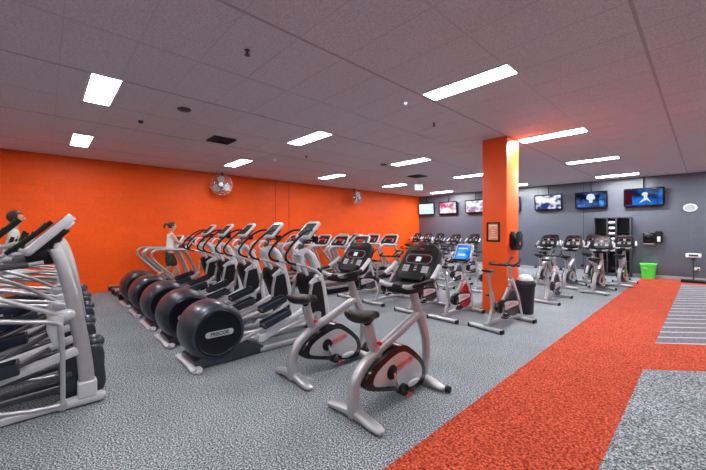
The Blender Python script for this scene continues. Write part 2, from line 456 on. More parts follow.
    for sgn in (-1, 1):
        dy, dz = (.05 * sgn, -.165 * sgn)
        b = MB(); b.sweep([(sgn * .115, .41, .335), (sgn * .13, .41 + dy, .335 + dz)], [.02, .018], [.032, .026], 8, 3, 1); b.build('crank_arm', 'chrome', t)
        px, py, pz = sgn * .19, .41 + dy, .335 + dz
        b = MB(); b.box((px, py, pz), (.10, .11, .026), .008)
        b.tube([(px - sgn * .06, py, pz), (px + sgn * .06, py, pz)], .01, 8, 1)
        b.sweep([(px + .0, py - .06, pz), (px, py - .03, pz + .055), (px, py + .03, pz + .06), (px, py + .07, pz)], .045, .006, 6, 3, 4)
        pd = b.build('pedal', 'black', t)
        b = MB(); b.lathe([(0, 0), (.018, 0), (.018, .012), (0, .014)], (px + sgn * .06, py, pz), (sgn, 0, 0), 12); b.build('axle_cap', 'red', pd)
    # console
    T = panelT((0, .95, 1.35), 33)
    b = MB(T=T); b.prism(rrect(.50, .44, .08, 5, .84), -.085, 0, axis='z', bev=.02)
    b.box((0, -.19, -.02), (.32, .10, .12), .03)
    cs = b.build('console', 'black', t, ang=45)
    b = MB(T=T); b.prism(rrect(.42, .37, .05, 5, .86), .0, .005, axis='z', bev=.002); b.build('console_face', 'panel', cs)
    b = MB(T=T); b.sweep([(x, y + .035, .006) for x, y in rrect(.33, .11, .052, 5)], .007, .004, 6, 3, 1, ref=(0, 0, 1), closed=True); b.build('display_ring', 'keys', cs)
    b = MB(T=T); b.box((0, .125, .006), (.29, .026, .004)); b.box((-.09, .035, .006), (.09, .06, .004)); b.box((.095, .035, .006), (.09, .06, .004)); b.build('display_window', 'ledd', cs)
    b = MB(T=T); b.box((0, .035, .007), (.06, .055, .005)); b.build('time_display', 'ledw', cs)
    b = MB(T=T)
    for x in (-.125, .125):
        for ix in (-1, 1):
            for iy in (-1, 0, 1): b.box((x + ix * .021, -.085 + iy * .027, .006), (.039, .024, .006), .003)
    for iy in (-1, 1): b.box((0, -.085 + iy * .014, .006), (.035, .016, .006), .003)
    b.build('keypad', 'keys', cs)
    b = MB(T=T); b.box((0, -.15, .006), (.07, .018, .006), .004); b.build('start_key', 'green_l', cs)
    b = MB(T=T); b.box((0, -.045, .006), (.03, .016, .006), .004); b.box((0, .165, .006), (.05, .014, .004), .003); b.build('stop_key', 'red', cs)
    b = MB(T=T); b.box((0, -.215, .03), (.28, .03, .05), .012); b.build('reading_ledge', 'black', cs)
    # handlebars: cross bar with silver sensor grips, horns at both ends
    hb = MB()
    hb.tube([(-.29, .56, 1.20), (-.24, .575, 1.16), (-.15, .60, 1.13), (0, .63, 1.12), (.15, .60, 1.13), (.24, .575, 1.16), (.29, .60, 1.19)], .018, 10, 4)
    for sgn in (-1, 1):
        hb.tube([(sgn * .26, .58, 1.17), (sgn * .31, .63, 1.19), (sgn * .31, .76, 1.21), (sgn * .29, .88, 1.29)], .021, 10, 5)
    hb.box((0, .73, 1.10), (.30, .28, .10), .04)
    hbo = hb.build('handlebar', 'black', t)
    for sgn in (-1, 1):
        b = MB(); b.tube([(sgn * .07, .618, 1.123), (sgn * .15, .60, 1.132), (sgn * .22, .58, 1.153)], .026, 12, 3); b.build('sensor_grip', 'silver', hbo)
        b = MB(); b.tube([(sgn * .31, .76, 1.21), (sgn * .292, .88, 1.29), (sgn * .285, .93, 1.33)], .025, 10, 3); b.build('horn_tip', 'pale', hbo)
    return t
bike = make_bike()

# ------------------------------------------------------------------ rear-drive elliptical
def make_elliptical():
    t = empty('elliptical_trainer'); tag(t, '', 'elliptical trainer')
    b = MB(); b.sweep([(-.36, .04, .03), (-.32, .05, .032), (0, .06, .035), (.32, .05, .032), (.36, .04, .03)], [.09, .13, .13, .13, .09], [.03, .05, .05, .05, .03], 12, 3, 3, ref=(0, 1, 0))
    b.build('rear_foot', 'pale', t)
    # flywheel drum
    c = (0, .33, .405)
    b = MB(); b.lathe([(.30, -.29), (.32, -.285), (.342, -.255), (.365, -.18), (.372, 0), (.365, .18), (.342, .255), (.32, .285), (.30, .29)], c, (1, 0, 0), 56)
    dr = b.build('flywheel_drum', 'navy', t, ang=50)
    for sgn in (-1, 1):
        b = MB(); b.lathe([(0, 0), (.255, 0), (.262, .004), (.268, .012), (.28, .012), (.286, .0), (.29, -.004)], (sgn * .293, c[1], c[2]), (sgn, 0, 0), 56)
        d = b.build('side_disc', 'navyd', dr, ang=50)
        T = basis((sgn * .299, c[1] + .0, c[2] + .005), (0, sgn, 0), (0, 0, 1))
        b = MB(T=T); b.prism(rrect(.35, .072, .034, 6), 0, .008, axis='z', bev=.002); b.build('name_plate', 'keys', dr)
        text('lettering', 'PRECOR', .062, 'dgrey', dr, T @ Matrix.Translation((0, 0, .0085)), .001, .003)
    # dark wedge that carries the drum
    b = MB()
    b.prism([(.05, .03), (.05, .10), (.45, .30), (.62, .30), (.95, .10), (.95, .02), (.5, .01)], -.27, .27, 0, .012)
    b.build('drum_base', 'navy', t, ang=30)
    b = MB()
    for x in (-.25, .25): b.sweep([(x, .9, .05), (x, 2.15, .05)], .05, .07, 8, 4, 1)
    b.sweep([(-.33, 2.18, .035), (0, 2.2, .04), (.33, 2.18, .035)], .12, .06, 10, 3, 3, ref=(0, 1, 0))
    b.build('base_rail', 'silver', t)
    b = MB()
    for x in (-.13, .13): b.sweep([(x, .5, .20), (x, 1.2, .19), (x, 1.95, .34)], .07, .045, 8, 4, 1)
    b.box((0, 1.98, .3), (.34, .1, .14), .02)
    b.build('ramp', 'silver', t)
    for sgn in (-1, 1):
        # sgn +1 nearer side pedal low and back, the other one forward
        oy, oz = (0, 0) if sgn > 0 else (.22, .09)
        x = sgn * .20
        b = MB(); b.sweep([(x + sgn * .06, .52, .22 + oz), (x + sgn * .06, .93 + oy, .33 + oz)], .045, .05, 8, 3, 1); b.build('crank_link', 'silver', t)
        b = MB(); b.sweep([(x, .86 + oy, .22 + oz), (x, .93 + oy, .185 + oz), (x, 1.05 + oy, .215 + oz), (x, 1.72, .50 + oz)], [.06, .075, .075, .065], [.07, .085, .085, .07], 10, 3, 4)
        b.lathe([(0, -.06), (.045, -.06), (.045, .06), (0, .06)], (x, .92 + oy, .20 + oz), (1, 0, 0), 16)
        b.build('pedal_arm', 'pale', t)
        T = Matrix.Translation((x + sgn * .045, 1.15 + oy, .42 + oz)) @ Euler((RX(17), 0, 0)).to_matrix().to_4x4()
        b = MB(T=T); b.box((0, 0, 0), (.17, .46, .06), .025, seg=3)
        for q in (-1, 1): b.box((q * .075, 0, .04), (.025, .42, .05), .011)
        b.box((0, .21, .045), (.16, .03, .06), .012)
        b.build('foot_pedal', 'pedal', t)
    # tower
    b = MB()
    b.sweep([(0, 2.24, .05), (0, 2.23, .35), (0, 2.17, .68), (0, 2.08, .98), (0, 1.97, 1.22), (0, 1.84, 1.35)], [.14, .13, .13, .135, .15, .17], [.14, .13, .13, .13, .13, .12], 14, 3, 5)
    for x in (-.085, .085):
        b.sweep([(x, 1.80, .98), (x, 1.71, 1.16), (x * .9, 1.70, 1.32)], [.06, .07, .08], [.06, .075, .08], 12, 3, 4)
    b.sweep([(0, 1.66, 1.28), (0, 1.78, 1.37), (0, 1.9, 1.27)], [.26, .25, .22], [.08, .1, .08], 12, 3, 4)
    b.build('tower', 'pale', t)
    b = MB(); b.prism([(1.70, .93), (1.86, 1.02), (2.03, .95), (2.13, .6), (2.18, .08), (1.96, .08), (1.88, .4)], -.095, .095, 3, .02); b.build('tower_cover', 'black', t, ang=45)
    b = MB(); b.sweep([(0, 1.74, 1.36), (0, 1.76, 1.5), (0, 1.84, 1.62)], [.12, .09, .12], [.08, .06, .08], 12, 3, 4); b.build('console_neck', 'dgrey', t)
    for sgn in (-1, 1):
        x = sgn * .24
        b = MB(); b.sweep([(sgn * .10, 1.97, .93), (x, 1.93, .94), (sgn * .33, 1.90, .95)], [.10, .115, .07], [.10, .12, .07], 12, 2.4, 3, ref=(0, 1, 0))
        b.sweep([(x, 1.93, .94), (x, 1.83, .91), (x, 1.74, .86)], [.06, .055, .04], [.10, .09, .05], 10, 2.6, 3)
        b.build('pivot_hub', 'pale', t)
        b = MB(); b.sweep([(x, 1.80, .92), (x, 1.74, .65), (x, 1.73, .5)], .035, .05, 8, 3, 3); b.build('rocker_arm', 'silver', t)
        dy = -.06 if sgn > 0 else 0.02
        X = sgn * .31
        b = MB(); b.tube([(sgn * .30, 1.93, .97), (X, 1.84 + dy, 1.08), (X, 1.66 + dy, 1.15), (X, 1.5 + dy, 1.19)], .019, 10, 5)
        hl = b.build('moving_handle', 'silver', t)
        b = MB(); b.tube([(X, 1.5 + dy, 1.19), (X, 1.38 + dy, 1.23), (X, 1.33 + dy, 1.32), (X * .98, 1.42 + dy, 1.46), (X * .95, 1.58 + dy, 1.60), (X * .85, 1.74 + dy, 1.69), (X * .7, 1.86 + dy, 1.70)], .0185, 10, 5)
        b.build('grip', 'rubber', hl)
    b = MB()
    b.tube([(-.2, 1.62, 1.30), (-.17, 1.50, 1.40), (-.12, 1.62, 1.50), (0, 1.75, 1.47), (.12, 1.62, 1.50), (.17, 1.50, 1.40), (.2, 1.62, 1.30)], .017, 10, 5)
    b.build('fixed_handlebar', 'pale', t)
    T = panelT((0, 1.87, 1.71), 45)
    b = MB(T=T); b.prism(rrect(.38, .38, .05, 5, .9), -.05, 0, axis='z', bev=.014); cs = b.build('console', 'pale', t, ang=45)
    b = MB(T=T); b.prism(rrect(.29, .27, .02, 3, .9), .0, .004, axis='z'); b.build('display', 'lcd', cs)
    for i in range(3): MB(T=T).box((-.07 + i * .07, -.158, .003), (.045, .018, .006), .003).build('key', 'keys', cs)
    b = MB(T=T); b.box((0, -.02, -.075), (.22, .2, .06), .02); b.build('console_back', 'black', cs)
    b = MB(); b.lathe([(0, 0), (.045, 0), (.05, .1), (.044, .1), (.04, .01), (0, .01)], (.17, 1.90, 1.50), (0, 0, 1), 16); b.lathe([(0, 0), (.045, 0), (.05, .1), (.044, .1), (.04, .01), (0, .01)], (-.17, 1.90, 1.50), (0, 0, 1), 16)
    b.box((0, 1.90, 1.53), (.34, .05, .03), .01)
    b.build('bottle_holder', 'black', cs)
    return t
ell = make_elliptical()

# ------------------------------------------------------------------ front-drive elliptical (left edge)
def make_front_elliptical():
    t = empty('cross_trainer'); tag(t, '', 'cross trainer')
    b = MB()
    for x in (-.24, .24):
        b.sweep([(x, -2.0, .04), (x, -.28, .045)], .05, .06, 8, 4, 1)
        b.sweep([(x, -.36, .045), (x, -.28, .05), (x, -.1, .055), (x, .02, .05), (x * 1.0, .05, .045)], [.06, .10, .12, .11, .06], [.05, .08, .09, .085, .05], 12, 3, 3)
        b.box((x, -.09, .155), (.125, .15, .16), .02, seg=3)
    b.box((0, -1.98, .04), (.6, .08, .07), .02); b.box((0, -.05, .05), (.4, .08, .07), .02)
    b.build('base_frame', 'pale', t)
    for sgn in (-1, 1):
        x = sgn * .24
        b = MB(); b.sweep([(x, -.09, .2), (x, -.11, .45), (x * .97, -.155, .78), (x * .92, -.21, 1.1), (x * .8, -.275, 1.38), (x * .7, -.33, 1.52)],
                          [.085, .08, .08, .08, .075, .07], [.125, .12, .115, .11, .10, .09], 14, 3, 5)
        b.build('tower', 'silver', t)
        b = MB(); b.sweep([(x, -1.9, .12), (x, -.95, .33), (x, -.16, .54)], .08, .085, 10, 3, 1); b.build('ramp', 'pale', t)
        b = MB(); b.sweep([(sgn * .20, -1.7, .10), (sgn * .15, -.2, .30)], .045, .05, 8, 3, 1)
        b.sweep([(sgn * .12, -1.8, .06), (sgn * .08, -.2, .16)], .04, .045, 8, 3, 1); b.build('track_rail', 'dgrey', t)
        # pivot hub
        b = MB(); b.sweep([(sgn * .22, -.2, .90), (sgn * .30, -.28, .90), (sgn * .37, -.30, .90)], [.10, .11, .09], [.10, .11, .09], 14, 2.4, 3, ref=(0, 1, 0))
        b.sweep([(sgn * .35, -.30, .93), (sgn * .35, -.33, .82), (sgn * .35, -.31, .66)], [.10, .10, .06], [.12, .11, .06], 12, 2.3, 4)
        b.build('pivot_hub', 'pale', t)
        s = -.05 if sgn > 0 else .16
        X = sgn * .38
        b = MB(); b.tube([(X, -.30, .93), (X, -.6 + s * .5, 1.10), (X, -.86 + s * .6, 1.24), (X, -.93 + s * .6, 1.33), (X, -.86 + s, 1.44), (X, -.80 + s, 1.5)], .020, 10, 5)
        h = b.build('moving_handle', 'silver', t)
        b = MB(); b.sweep([(X, -.84 + s, 1.46), (X, -.62 + s, 1.66), (X, -.50 + s, 1.79)], [.042, .047, .042], [.045, .05, .045], 10, 2.3, 4); b.build('grip', 'rubber', h)
        # foot link: bent tube loop
        b = MB(); b.tube([(X + sgn * .03, -1.5, 1.12), (X + sgn * .03, -.6, .93), (X + sgn * .03, -.33, .87), (X + sgn * .03, -.285, .78), (X + sgn * .03, -.275, .5), (X + sgn * .03, -.275, .12)], .020, 10, 5)
        b.tube([(X + sgn * .03, -.275, .12), (X + sgn * .03, -.6, .16), (X + sgn * .03, -1.3, .36)], .019, 10, 4)
        b.lathe([(0, -.03), (.035, -.03), (.035, .03), (0, .03)], (X + sgn * .03, -.275, .11), (1, 0, 0), 14)
        b.build('foot_link', 'silver', t)
        T = Matrix.Translation((sgn * .27, -.78 if sgn > 0 else -1.05, .46 if sgn > 0 else .38)) @ Euler((RX(8), 0, 0)).to_matrix().to_4x4()
        b = MB(T=T); b.box((0, 0, -.02), (.18, .46, .04), .018)
        for q in (-1, 1): b.box((q * .085, 0, .02), (.02, .46, .09), .009)
        b.box((0, .22, .02), (.17, .02, .09), .009); b.build('foot_pedal', 'pedal', t)
        b = MB(); b.sweep([(sgn * .27, -1.5, .22), (sgn * .27, -.9, .35), (sgn * .30, -.36, .62)], .05, .05, 8, 3, 3); b.build('pedal_arm', 'dgrey', t)
    b = MB(); b.prism([(-.28, .1), (-.28, .42), (-.16, .5), (.0, .53), (.055, .48), (.058, .3), (.055, .06), (-.2, .05)], -.13, .13, 3, .03); cv = b.build('flywheel_cover', 'navy', t, ang=45)
    b = MB(); b.lathe([(.0, .08), (.05, .066), (.08, .033), (.09, 0), (.08, -.04), (0, -.05)], (0, -.015, .53), (0, 0, 1), 24); b.build('cover_dome', 'navy', cv, ang=70)
    b = MB(); b.tube([(-.2, -.4, 1.40), (-.2, -.62, 1.37), (-.19, -.84, 1.37), (-.17, -.9, 1.42), (-.17, -.86, 1.50), (-.15, -.7, 1.52)], .02, 10, 5)
    b.tube([(.2, -.4, 1.40), (.2, -.62, 1.37), (.19, -.84, 1.37), (.17, -.9, 1.42), (.17, -.86, 1.50), (.15, -.7, 1.52)], .02, 10, 5)
    fh = b.build('fixed_handlebar', 'silver', t)
    for x in (-.2, .2): MB().tube([(x, -.50, 1.385), (x, -.68, 1.37)], .028, 10, 1).build('sensor_grip', 'dgrey', fh)
    b = MB(); b.box((0, -.42, 1.45), (.30, .22, .16), .04); b.sweep([(0, -.40, 1.4), (0, -.35, 1.62)], .16, .08, 10, 3, 1); b.build('console_neck', 'black', t)
    T = panelT((0, -.39, 1.68), 43)
    b = MB(T=T); b.prism(rrect(.38, .50, .07, 5, .92), -.075, 0, axis='z', bev=.02); cs = b.build('console', 'pale', t, ang=45)
    b = MB(T=T); b.prism(rrect(.30, .40, .03, 4, .92), 0, .005, axis='z'); b.build('display', 'panel', cs)
    b = MB(T=T); b.box((0, -.05, -.095), (.3, .34, .05), .02); b.build('console_back', 'black', cs)
    for i in range(4): MB(T=T).box((-.09 + i * .06, -.14, .006), (.04, .03, .006), .003).build('key', 'keys', cs)
    return t
fel = make_front_elliptical()

# ------------------------------------------------------------------ treadmill
def make_treadmill():
    t = empty('treadmill'); tag(t, '', 'treadmill')
    b = MB()
    b.box((0, 1.0, .10), (.66, 1.95, .12), .02); b.build('deck', 'black', t)
    b = MB(); b.box((0, .82, .175), (.50, 1.55, .02), .008)
    b.lathe([(0, -.25), (.04, -.25), (.04, .25), (0, .25)], (0, .06, .15), (1, 0, 0), 16); b.build('running_belt', 'belt', t)
    for sgn in (-1, 1):
        b = MB(); b.box((sgn * .325, .86, .165), (.085, 1.72, .055), .018); b.build('side_rail', 'silver', t)
        b = MB(); b.box((sgn * .33, .02, .12), (.08, .06, .13), .015); b.build('end_cap', 'black', t)
        x = sgn * .37
        # arched hand rail
        b = MB(); b.tube([(x, 1.42, .22), (x, 1.12, .52), (x, .80, .84), (x, .66, 1.03), (x, .70, 1.15), (x, .84, 1.20), (x, 1.15, 1.19), (x * .95, 1.55, 1.17)], .032, 12, 5); b.build('hand_rail', 'silver', t)
        b = MB(); b.sweep([(x, 1.78, .2), (x, 1.74, .45), (x, 1.62, .8), (x * .96, 1.45, 1.12), (x * .9, 1.38, 1.2)], .055, .075, 12, 3, 5); b.build('upright', 'silver', t)
        MB().box((x, 1.76, .22), (.09, .16, .16), .02).build('upright_foot', 'black', t); MB().box((x, 1.42, .20), (.08, .14, .1), .02).build('rail_foot', 'black', t)
    b = MB(); b.prism([(1.55, .12), (1.58, .2), (1.75, .27), (1.95, .26), (2.03, .16), (2.0, .06), (1.6, .06)], -.33, .33, 3, .03); b.build('motor_hood', 'black', t, ang=45)
    T = panelT((0, 1.56, 1.35), 40) @ Matrix.Scale(1.12, 4)
    b = MB(T=T); b.prism(rrect(.66, .36, .09, 5, .86), -.07, 0, axis='z', bev=.02)
    cs = b.build('console', 'black', t, ang=45)
    b = MB(T=T); b.sweep([(x, y, 0.0) for x, y in rrect(.68, .39, .1, 6, .86)], .055, .055, 10, 2, 1, ref=(0, 0, 1), closed=True); b.build('console_frame', 'pale', cs)
    b = MB(T=T); b.prism(rrect(.52, .27, .05, 4, .88), 0, .005, axis='z'); b.build('console_face', 'panel', cs)
    b = MB(T=T); b.box((-.01, .035, .007), (.20, .055, .005)); b.build('display', 'led', cs)
    b = MB(T=T)
    for x in (-.17, .17):
        for k in range(3): b.box((x, -.07 + k * .045, .006), (.07, .025, .006), .004)
    b.build('keypad', 'keys', cs)
    b = MB(); b.tube([(-.34, 1.40, 1.18), (-.2, 1.32, 1.15), (0, 1.30, 1.14), (.2, 1.32, 1.15), (.34, 1.40, 1.18)], .025, 10, 4); b.build('cross_bar', 'pale', cs)
    b = MB(); b.box((0, 1.46, 1.17), (.5, .16, .08), .03); b.build('accessory_tray', 'black', cs)
    return t
tm = make_treadmill()

# ------------------------------------------------------------------ spin bike
def make_spin(screen=False):
    t = empty('spin_bike'); tag(t, '', 'spin bike')
    for y, w, nm in ((0, .60, 'rear_foot'), (1.10, .56, 'front_foot')):
        b = MB(); b.sweep([(-w / 2, y, .045), (w / 2, y, .045)], .09, .055, 10, 3.5, 1, ref=(0, 1, 0)); f = b.build(nm, 'silver', t)
        for x in (-w / 2, w / 2): MB().box((x, y, .035), (.035, .10, .07), .012).build('end_cap', 'rubber', f)
    b = MB(); b.sweep([(0, .0, .08), (0, .35, .11), (0, .8, .11), (0, 1.1, .08)], .07, .07, 10, 3, 3)
    b.sweep([(0, .12, .12), (0, .22, .38), (0, .17, .62)], .06, .075, 10, 3, 3)
    b.sweep([(0, .2, .42), (0, .45, .36), (0, .80, .74)], .05, .06, 10, 3, 2)
    b.build('main_frame', 'silver', t)
    b = MB()
    for sgn in (-1, 1): b.sweep([(sgn * .075, 1.04, .12), (sgn * .07, .93, .45), (sgn * .04, .82, .74)], .03, .055, 8, 3, 3)
    b.sweep([(0, .84, .68), (0, .79, .80)], .09, .09, 10, 3, 1)
    b.build('fork', 'pale', t)
    b = MB(); b.tube([(0, .79, .78), (0, .76, 1.0)], .024, 10, 1); b.box((0, .76, 1.02), (.05, .12, .04), .01); b.build('stem', 'silver', t)
    b = MB()
    b.tube([(-.24, .60, 1.13), (-.23, .48, 1.08), (-.16, .62, 1.06), (0, .76, 1.05), (.16, .62, 1.06), (.23, .48, 1.08), (.24, .60, 1.13)], .018, 8, 4)
    b.tube([(-.20, .72, 1.06), (0, .77, 1.06), (.20, .72, 1.06)], .018, 8, 3)
    for sgn in (-1, 1): b.tube([(sgn * .09, .78, 1.06), (sgn * .10, .92, 1.13), (sgn * .08, .99, 1.18)], .018, 8, 3)
    b.build('handlebar', 'rubber', t)
    b = MB(); b.tube([(0, .17, .60), (0, .10, .93)], .022, 10, 1); b.sweep([(0, .02, .935), (0, .22, .935)], .04, .03, 8, 4, 1); b.build('seat_post', 'silver', t)
    b = MB(); rows = []
    for y, hw, th, z in cat([(-.10, .05, .03, 1.0), (-.08, .095, .05, 1.005), (-.02, .10, .055, 1.0), (.05, .06, .05, .995), (.12, .033, .045, .99), (.17, .02, .03, .985)], 3):
        rows.append([b.v((hw * math.cos(2 * PI * k / 12), y + .10, z + th / 2 * math.sin(2 * PI * k / 12))) for k in range(12)])
    for A, Bq in zip(rows, rows[1:]):
        for k in range(12): b.face([A[k], A[(k + 1) % 12], Bq[(k + 1) % 12], Bq[k]])
    b.face(rows[0][::-1]); b.face(rows[-1]); b.build('seat', 'rubber', t, ang=60)
    b = MB(); b.lathe([(0, -.02), (.2, -.02), (.235, -.03), (.245, -.02), (.245, .02), (.235, .03), (.2, .02), (0, .02)], (0, .86, .36), (1, 0, 0), 32)
    b.build('flywheel', 'redsh' if screen else 'dgrey', t)
    g = [(.20, .36), (.24, .44), (.36, .475), (.6, .46), (.86, .435), (.92, .38), (.88, .32), (.6, .29), (.36, .25), (.25, .28)]
    b = MB(); b.prism(g, .045, .10, 3, .01); gd = b.build('chain_guard', 'blackg', t, ang=45)
    gx = sum(a for a, _ in g) / len(g); gz = sum(c for _, c in g) / len(g)
    b = MB(); b.prism([(.42, .43), (.6, .44), (.84, .41), (.87, .375), (.84, .345), (.6, .315), (.42, .30)], .098, .105, 3, .002); b.build('guard_plate', 'pale', gd)
    b = MB(); b.sweep([(.1065, .52, .385), (.1065, .56, .36), (.1065, .60, .40), (.1065, .64, .36), (.1065, .68, .40), (.1065, .72, .365), (.1065, .80, .385)], .014, .003, 6, 3, 4, ref=(0, 0, 1)); b.build('red_mark', 'redtxt', gd)
    b = MB(); b.lathe([(0, .0), (.075, 0), (.08, .008), (.07, .016), (0, .018)], (.10, .34, .365), (1, 0, 0), 24); b.build('crank', 'black', t)
    for sgn in (-1, 1):
        dy, dz = -.06 * sgn, -.155 * sgn
        b = MB(); b.sweep([(sgn * .12, .34, .365), (sgn * .13, .34 + dy, .365 + dz)], .018, .028, 8, 3, 1); b.build('crank_arm', 'chrome', t)
        b = MB(); b.box((sgn * .185, .34 + dy, .365 + dz), (.09, .1, .025), .008)
        b.sweep([(sgn * .185, .34 + dy, .365 + dz), (sgn * .185, .41 + dy, .41 + dz), (sgn * .185, .45 + dy, .37 + dz)], .07, .01, 6, 3, 3); b.build('pedal', 'black', t)
    b = MB(); b.lathe([(0, 0), (.02, 0), (.022, .02), (.012, .03), (0, .03)], (0, .72, .66), (0, -.5, 1), 12); b.build('resistance_knob', 'red', t)
    for sgn in (-1, 1): MB().lathe([(0, -.02), (.035, -.02), (.035, .02), (0, .02)], (sgn * .2, 1.16, .04), (1, 0, 0), 12).build('transport_wheel', 'rubber', t)
    if screen:
        T = panelT((0, .78, 1.24), 28)
        b = MB(T=T); b.prism(rrect(.38, .40, .05, 4, .95), -.05, 0, axis='z', bev=.012); cs = b.build('console', 'pale', t, ang=45)
        b = MB(T=T); b.prism(rrect(.32, .33, .015, 3, .95), 0, .004, axis='z'); b.build('display', 'bluescreen', cs)
        b = MB(T=T); b.box((-.02, .09, .006), (.2, .03, .002)); b.box((-.02, -.05, .006), (.16, .05, .002)); b.build('display_text', 'ledw', cs)
        b = MB(); b.tube([(0, .76, 1.02), (0, .84, 1.24)], .02, 8, 1); b.box((0, .70, 1.1), (.3, .16, .04), .015); b.build('console_mount', 'black', cs)
    return t
M['bluescreen'] = emat('blue_screen', (.01, .16, .75), .42, (.08, .40, .95), 5.)
spin = make_spin(); spins = make_spin(True)

exec_after = []
# ------------------------------------------------------------------ placing the machines
def group_place(proto, spots, group):
    for i, (x, y, lab, rz) in enumerate(spots):
        o = proto if i == 0 else copy_tree(proto)
        place(o, (x, y, .0), lab, group, RX(rz))
E5 = 'navy and silver elliptical with round rear drum, '
group_place(ell, [
    (-4.45, 1.27, E5 + 'nearest of the five drums to the camera', 0),
    (-5.58, 1.27, E5 + 'second drum counting from the camera', 0),
    (-6.70, 1.27, E5 + 'middle one of the five in a row', 0),
    (-7.83, 1.27, E5 + 'fourth drum, next to the farthest', 0),
    (-8.93, 1.27, E5 + 'farthest of the five, beside the treadmills', 0)], 'elliptical trainers with round rear drums')
F5 = 'silver cross trainer at the left edge, '
group_place(fel, [
    (-4.38, .395, F5 + 'nearest the camera with whole tower in view', 0),
    (-5.45, .42, F5 + 'second from the camera', 0),
    (-6.52, .50, F5 + 'third from the camera', 0),
    (-7.59, .55, F5 + 'fourth from the camera', 0),
    (-8.66, .58, F5 + 'farthest, with a person in pale t-shirt on it', 0)], 'cross trainers at the left edge')
UB = 'upright exercise bike '
group_place(bike, [
    (-2.15, 2.03, 'silver ' + UB + 'nearest the camera, right one of the front pair', 0),
    (-3.17, 2.05, 'silver ' + UB + 'left one of the front pair, nearer the ellipticals', 0),
    (-2.03, 10.65, UB + 'right of the pillar, front row, closest to the orange walkway', 0),
    (-2.80, 11.0, UB + 'right of the pillar, front row, middle of three', 0),
    (-3.55, 11.2, UB + 'right of the pillar, front row, nearest the pillar', 0),
    (-1.78, 12.6, UB + 'in the back row in front of the rack, nearest the walkway', 0),
    (-2.62, 12.7, UB + 'in the back row in front of the rack, left side', 0),
    (-3.85, 12.6, UB + 'in the back row directly right of the pillar', 0),
    (-6.65, 12.2, UB + 'near grey wall, just left of the pillar', 0),
    (-7.5, 12.2, UB + 'near grey wall, second console left of the pillar', 0),
    (-8.35, 12.3, UB + 'near grey wall, third console left of the pillar', 0),
    (-9.35, 13.9, UB + 'in the farthest row, third from the orange wall', 0),
    (-10.05, 13.9, UB + 'in the farthest row, second from the orange wall', 0),
    (-10.75, 13.9, UB + 'in the farthest corner against the orange wall', 0)], 'upright exercise bikes')
SB = 'silver spin bike '
group_place(spin, [
    (-2.56, 5.47, SB + 'standing alone in front of the orange pillar', -8),
    (-4.17, 5.42, SB + 'seen right behind the nearest upright bike console', 0),
    (-5.18, 5.47, SB + 'seen between the two front bike consoles', 0),
    (-6.12, 5.5, SB + 'at the left end of its row, beside a treadmill', 0),
    (-2.55, 8.45, SB + 'behind the black bin, right of the pillar', 0),
    (-4.35, 8.6, SB + 'in the second row, just left of the pillar', 0),
    (-5.25, 8.6, SB + 'in the second row, behind the blue screen bike', 0),
    (-6.15, 8.6, SB + 'in the second row, third left of the pillar', 0),
    (-7.05, 8.6, SB + 'in the second row, at its left end', 0),
    (-4.9, 10.6, SB + 'in the third row, just left of the pillar', 0),
    (-5.8, 10.6, SB + 'in the third row, second left of the pillar', 0),
    (-6.7, 10.6, SB + 'in the third row, third left of the pillar', 0),
    (-7.6, 10.6, SB + 'in the third row, fourth left of the pillar', 0)], 'spin bikes')
place(spins, (-3.38, 5.45, 0), 'spin bike with a bright blue screen and red flywheel', 'spin bikes')
TD = 'treadmill with arched silver hand rails '
group_place(tm, [
    (-9.82, 1.29, TD + 'and a running person in white tank top on it', 0),
    (-10.72, 1.27, TD + 'directly against the orange wall at the left', 0),
    (-7.1, 5.35, 'treadmill in the middle row, nearest the camera, right end', 0),
    (-8.0, 5.35, 'treadmill in the middle row, second from the right', 0),
    (-8.9, 5.35, 'treadmill in the middle row, third from the right', 0),
    (-9.8, 5.35, 'treadmill in the middle row, second from the orange wall', 0),
    (-10.7, 5.35, 'treadmill in the middle row, against the orange wall', 0),
    (-7.95, 7.7, 'treadmill in the rear row, right end', 0),
    (-8.85, 7.7, 'treadmill in the rear row, second from the right', 0),
    (-9.75, 7.7, 'treadmill in the rear row, second from the orange wall', 0),
    (-10.65, 7.7, 'treadmill in the rear row, against the orange wall', 0)], 'treadmills')

def swing(machine, angles):
    hs = [c for c in COL.objects if c.parent == machine and c.name.startswith('moving_handle')]
    for h, a in zip(hs, angles):
        R_ = Matrix.Rotation(RX(a), 4, 'X'); hub = Vector((0, -.30, .93))
        h.rotation_euler = (RX(a), 0, 0); h.location = hub - (R_ @ hub)
for i, m_ in enumerate([c for c in COL.objects if c.name.startswith('cross_trainer')]):
    swing(m_, [(0, 0), (4, 12), (26, 30), (30, 26), (28, 30)][i])

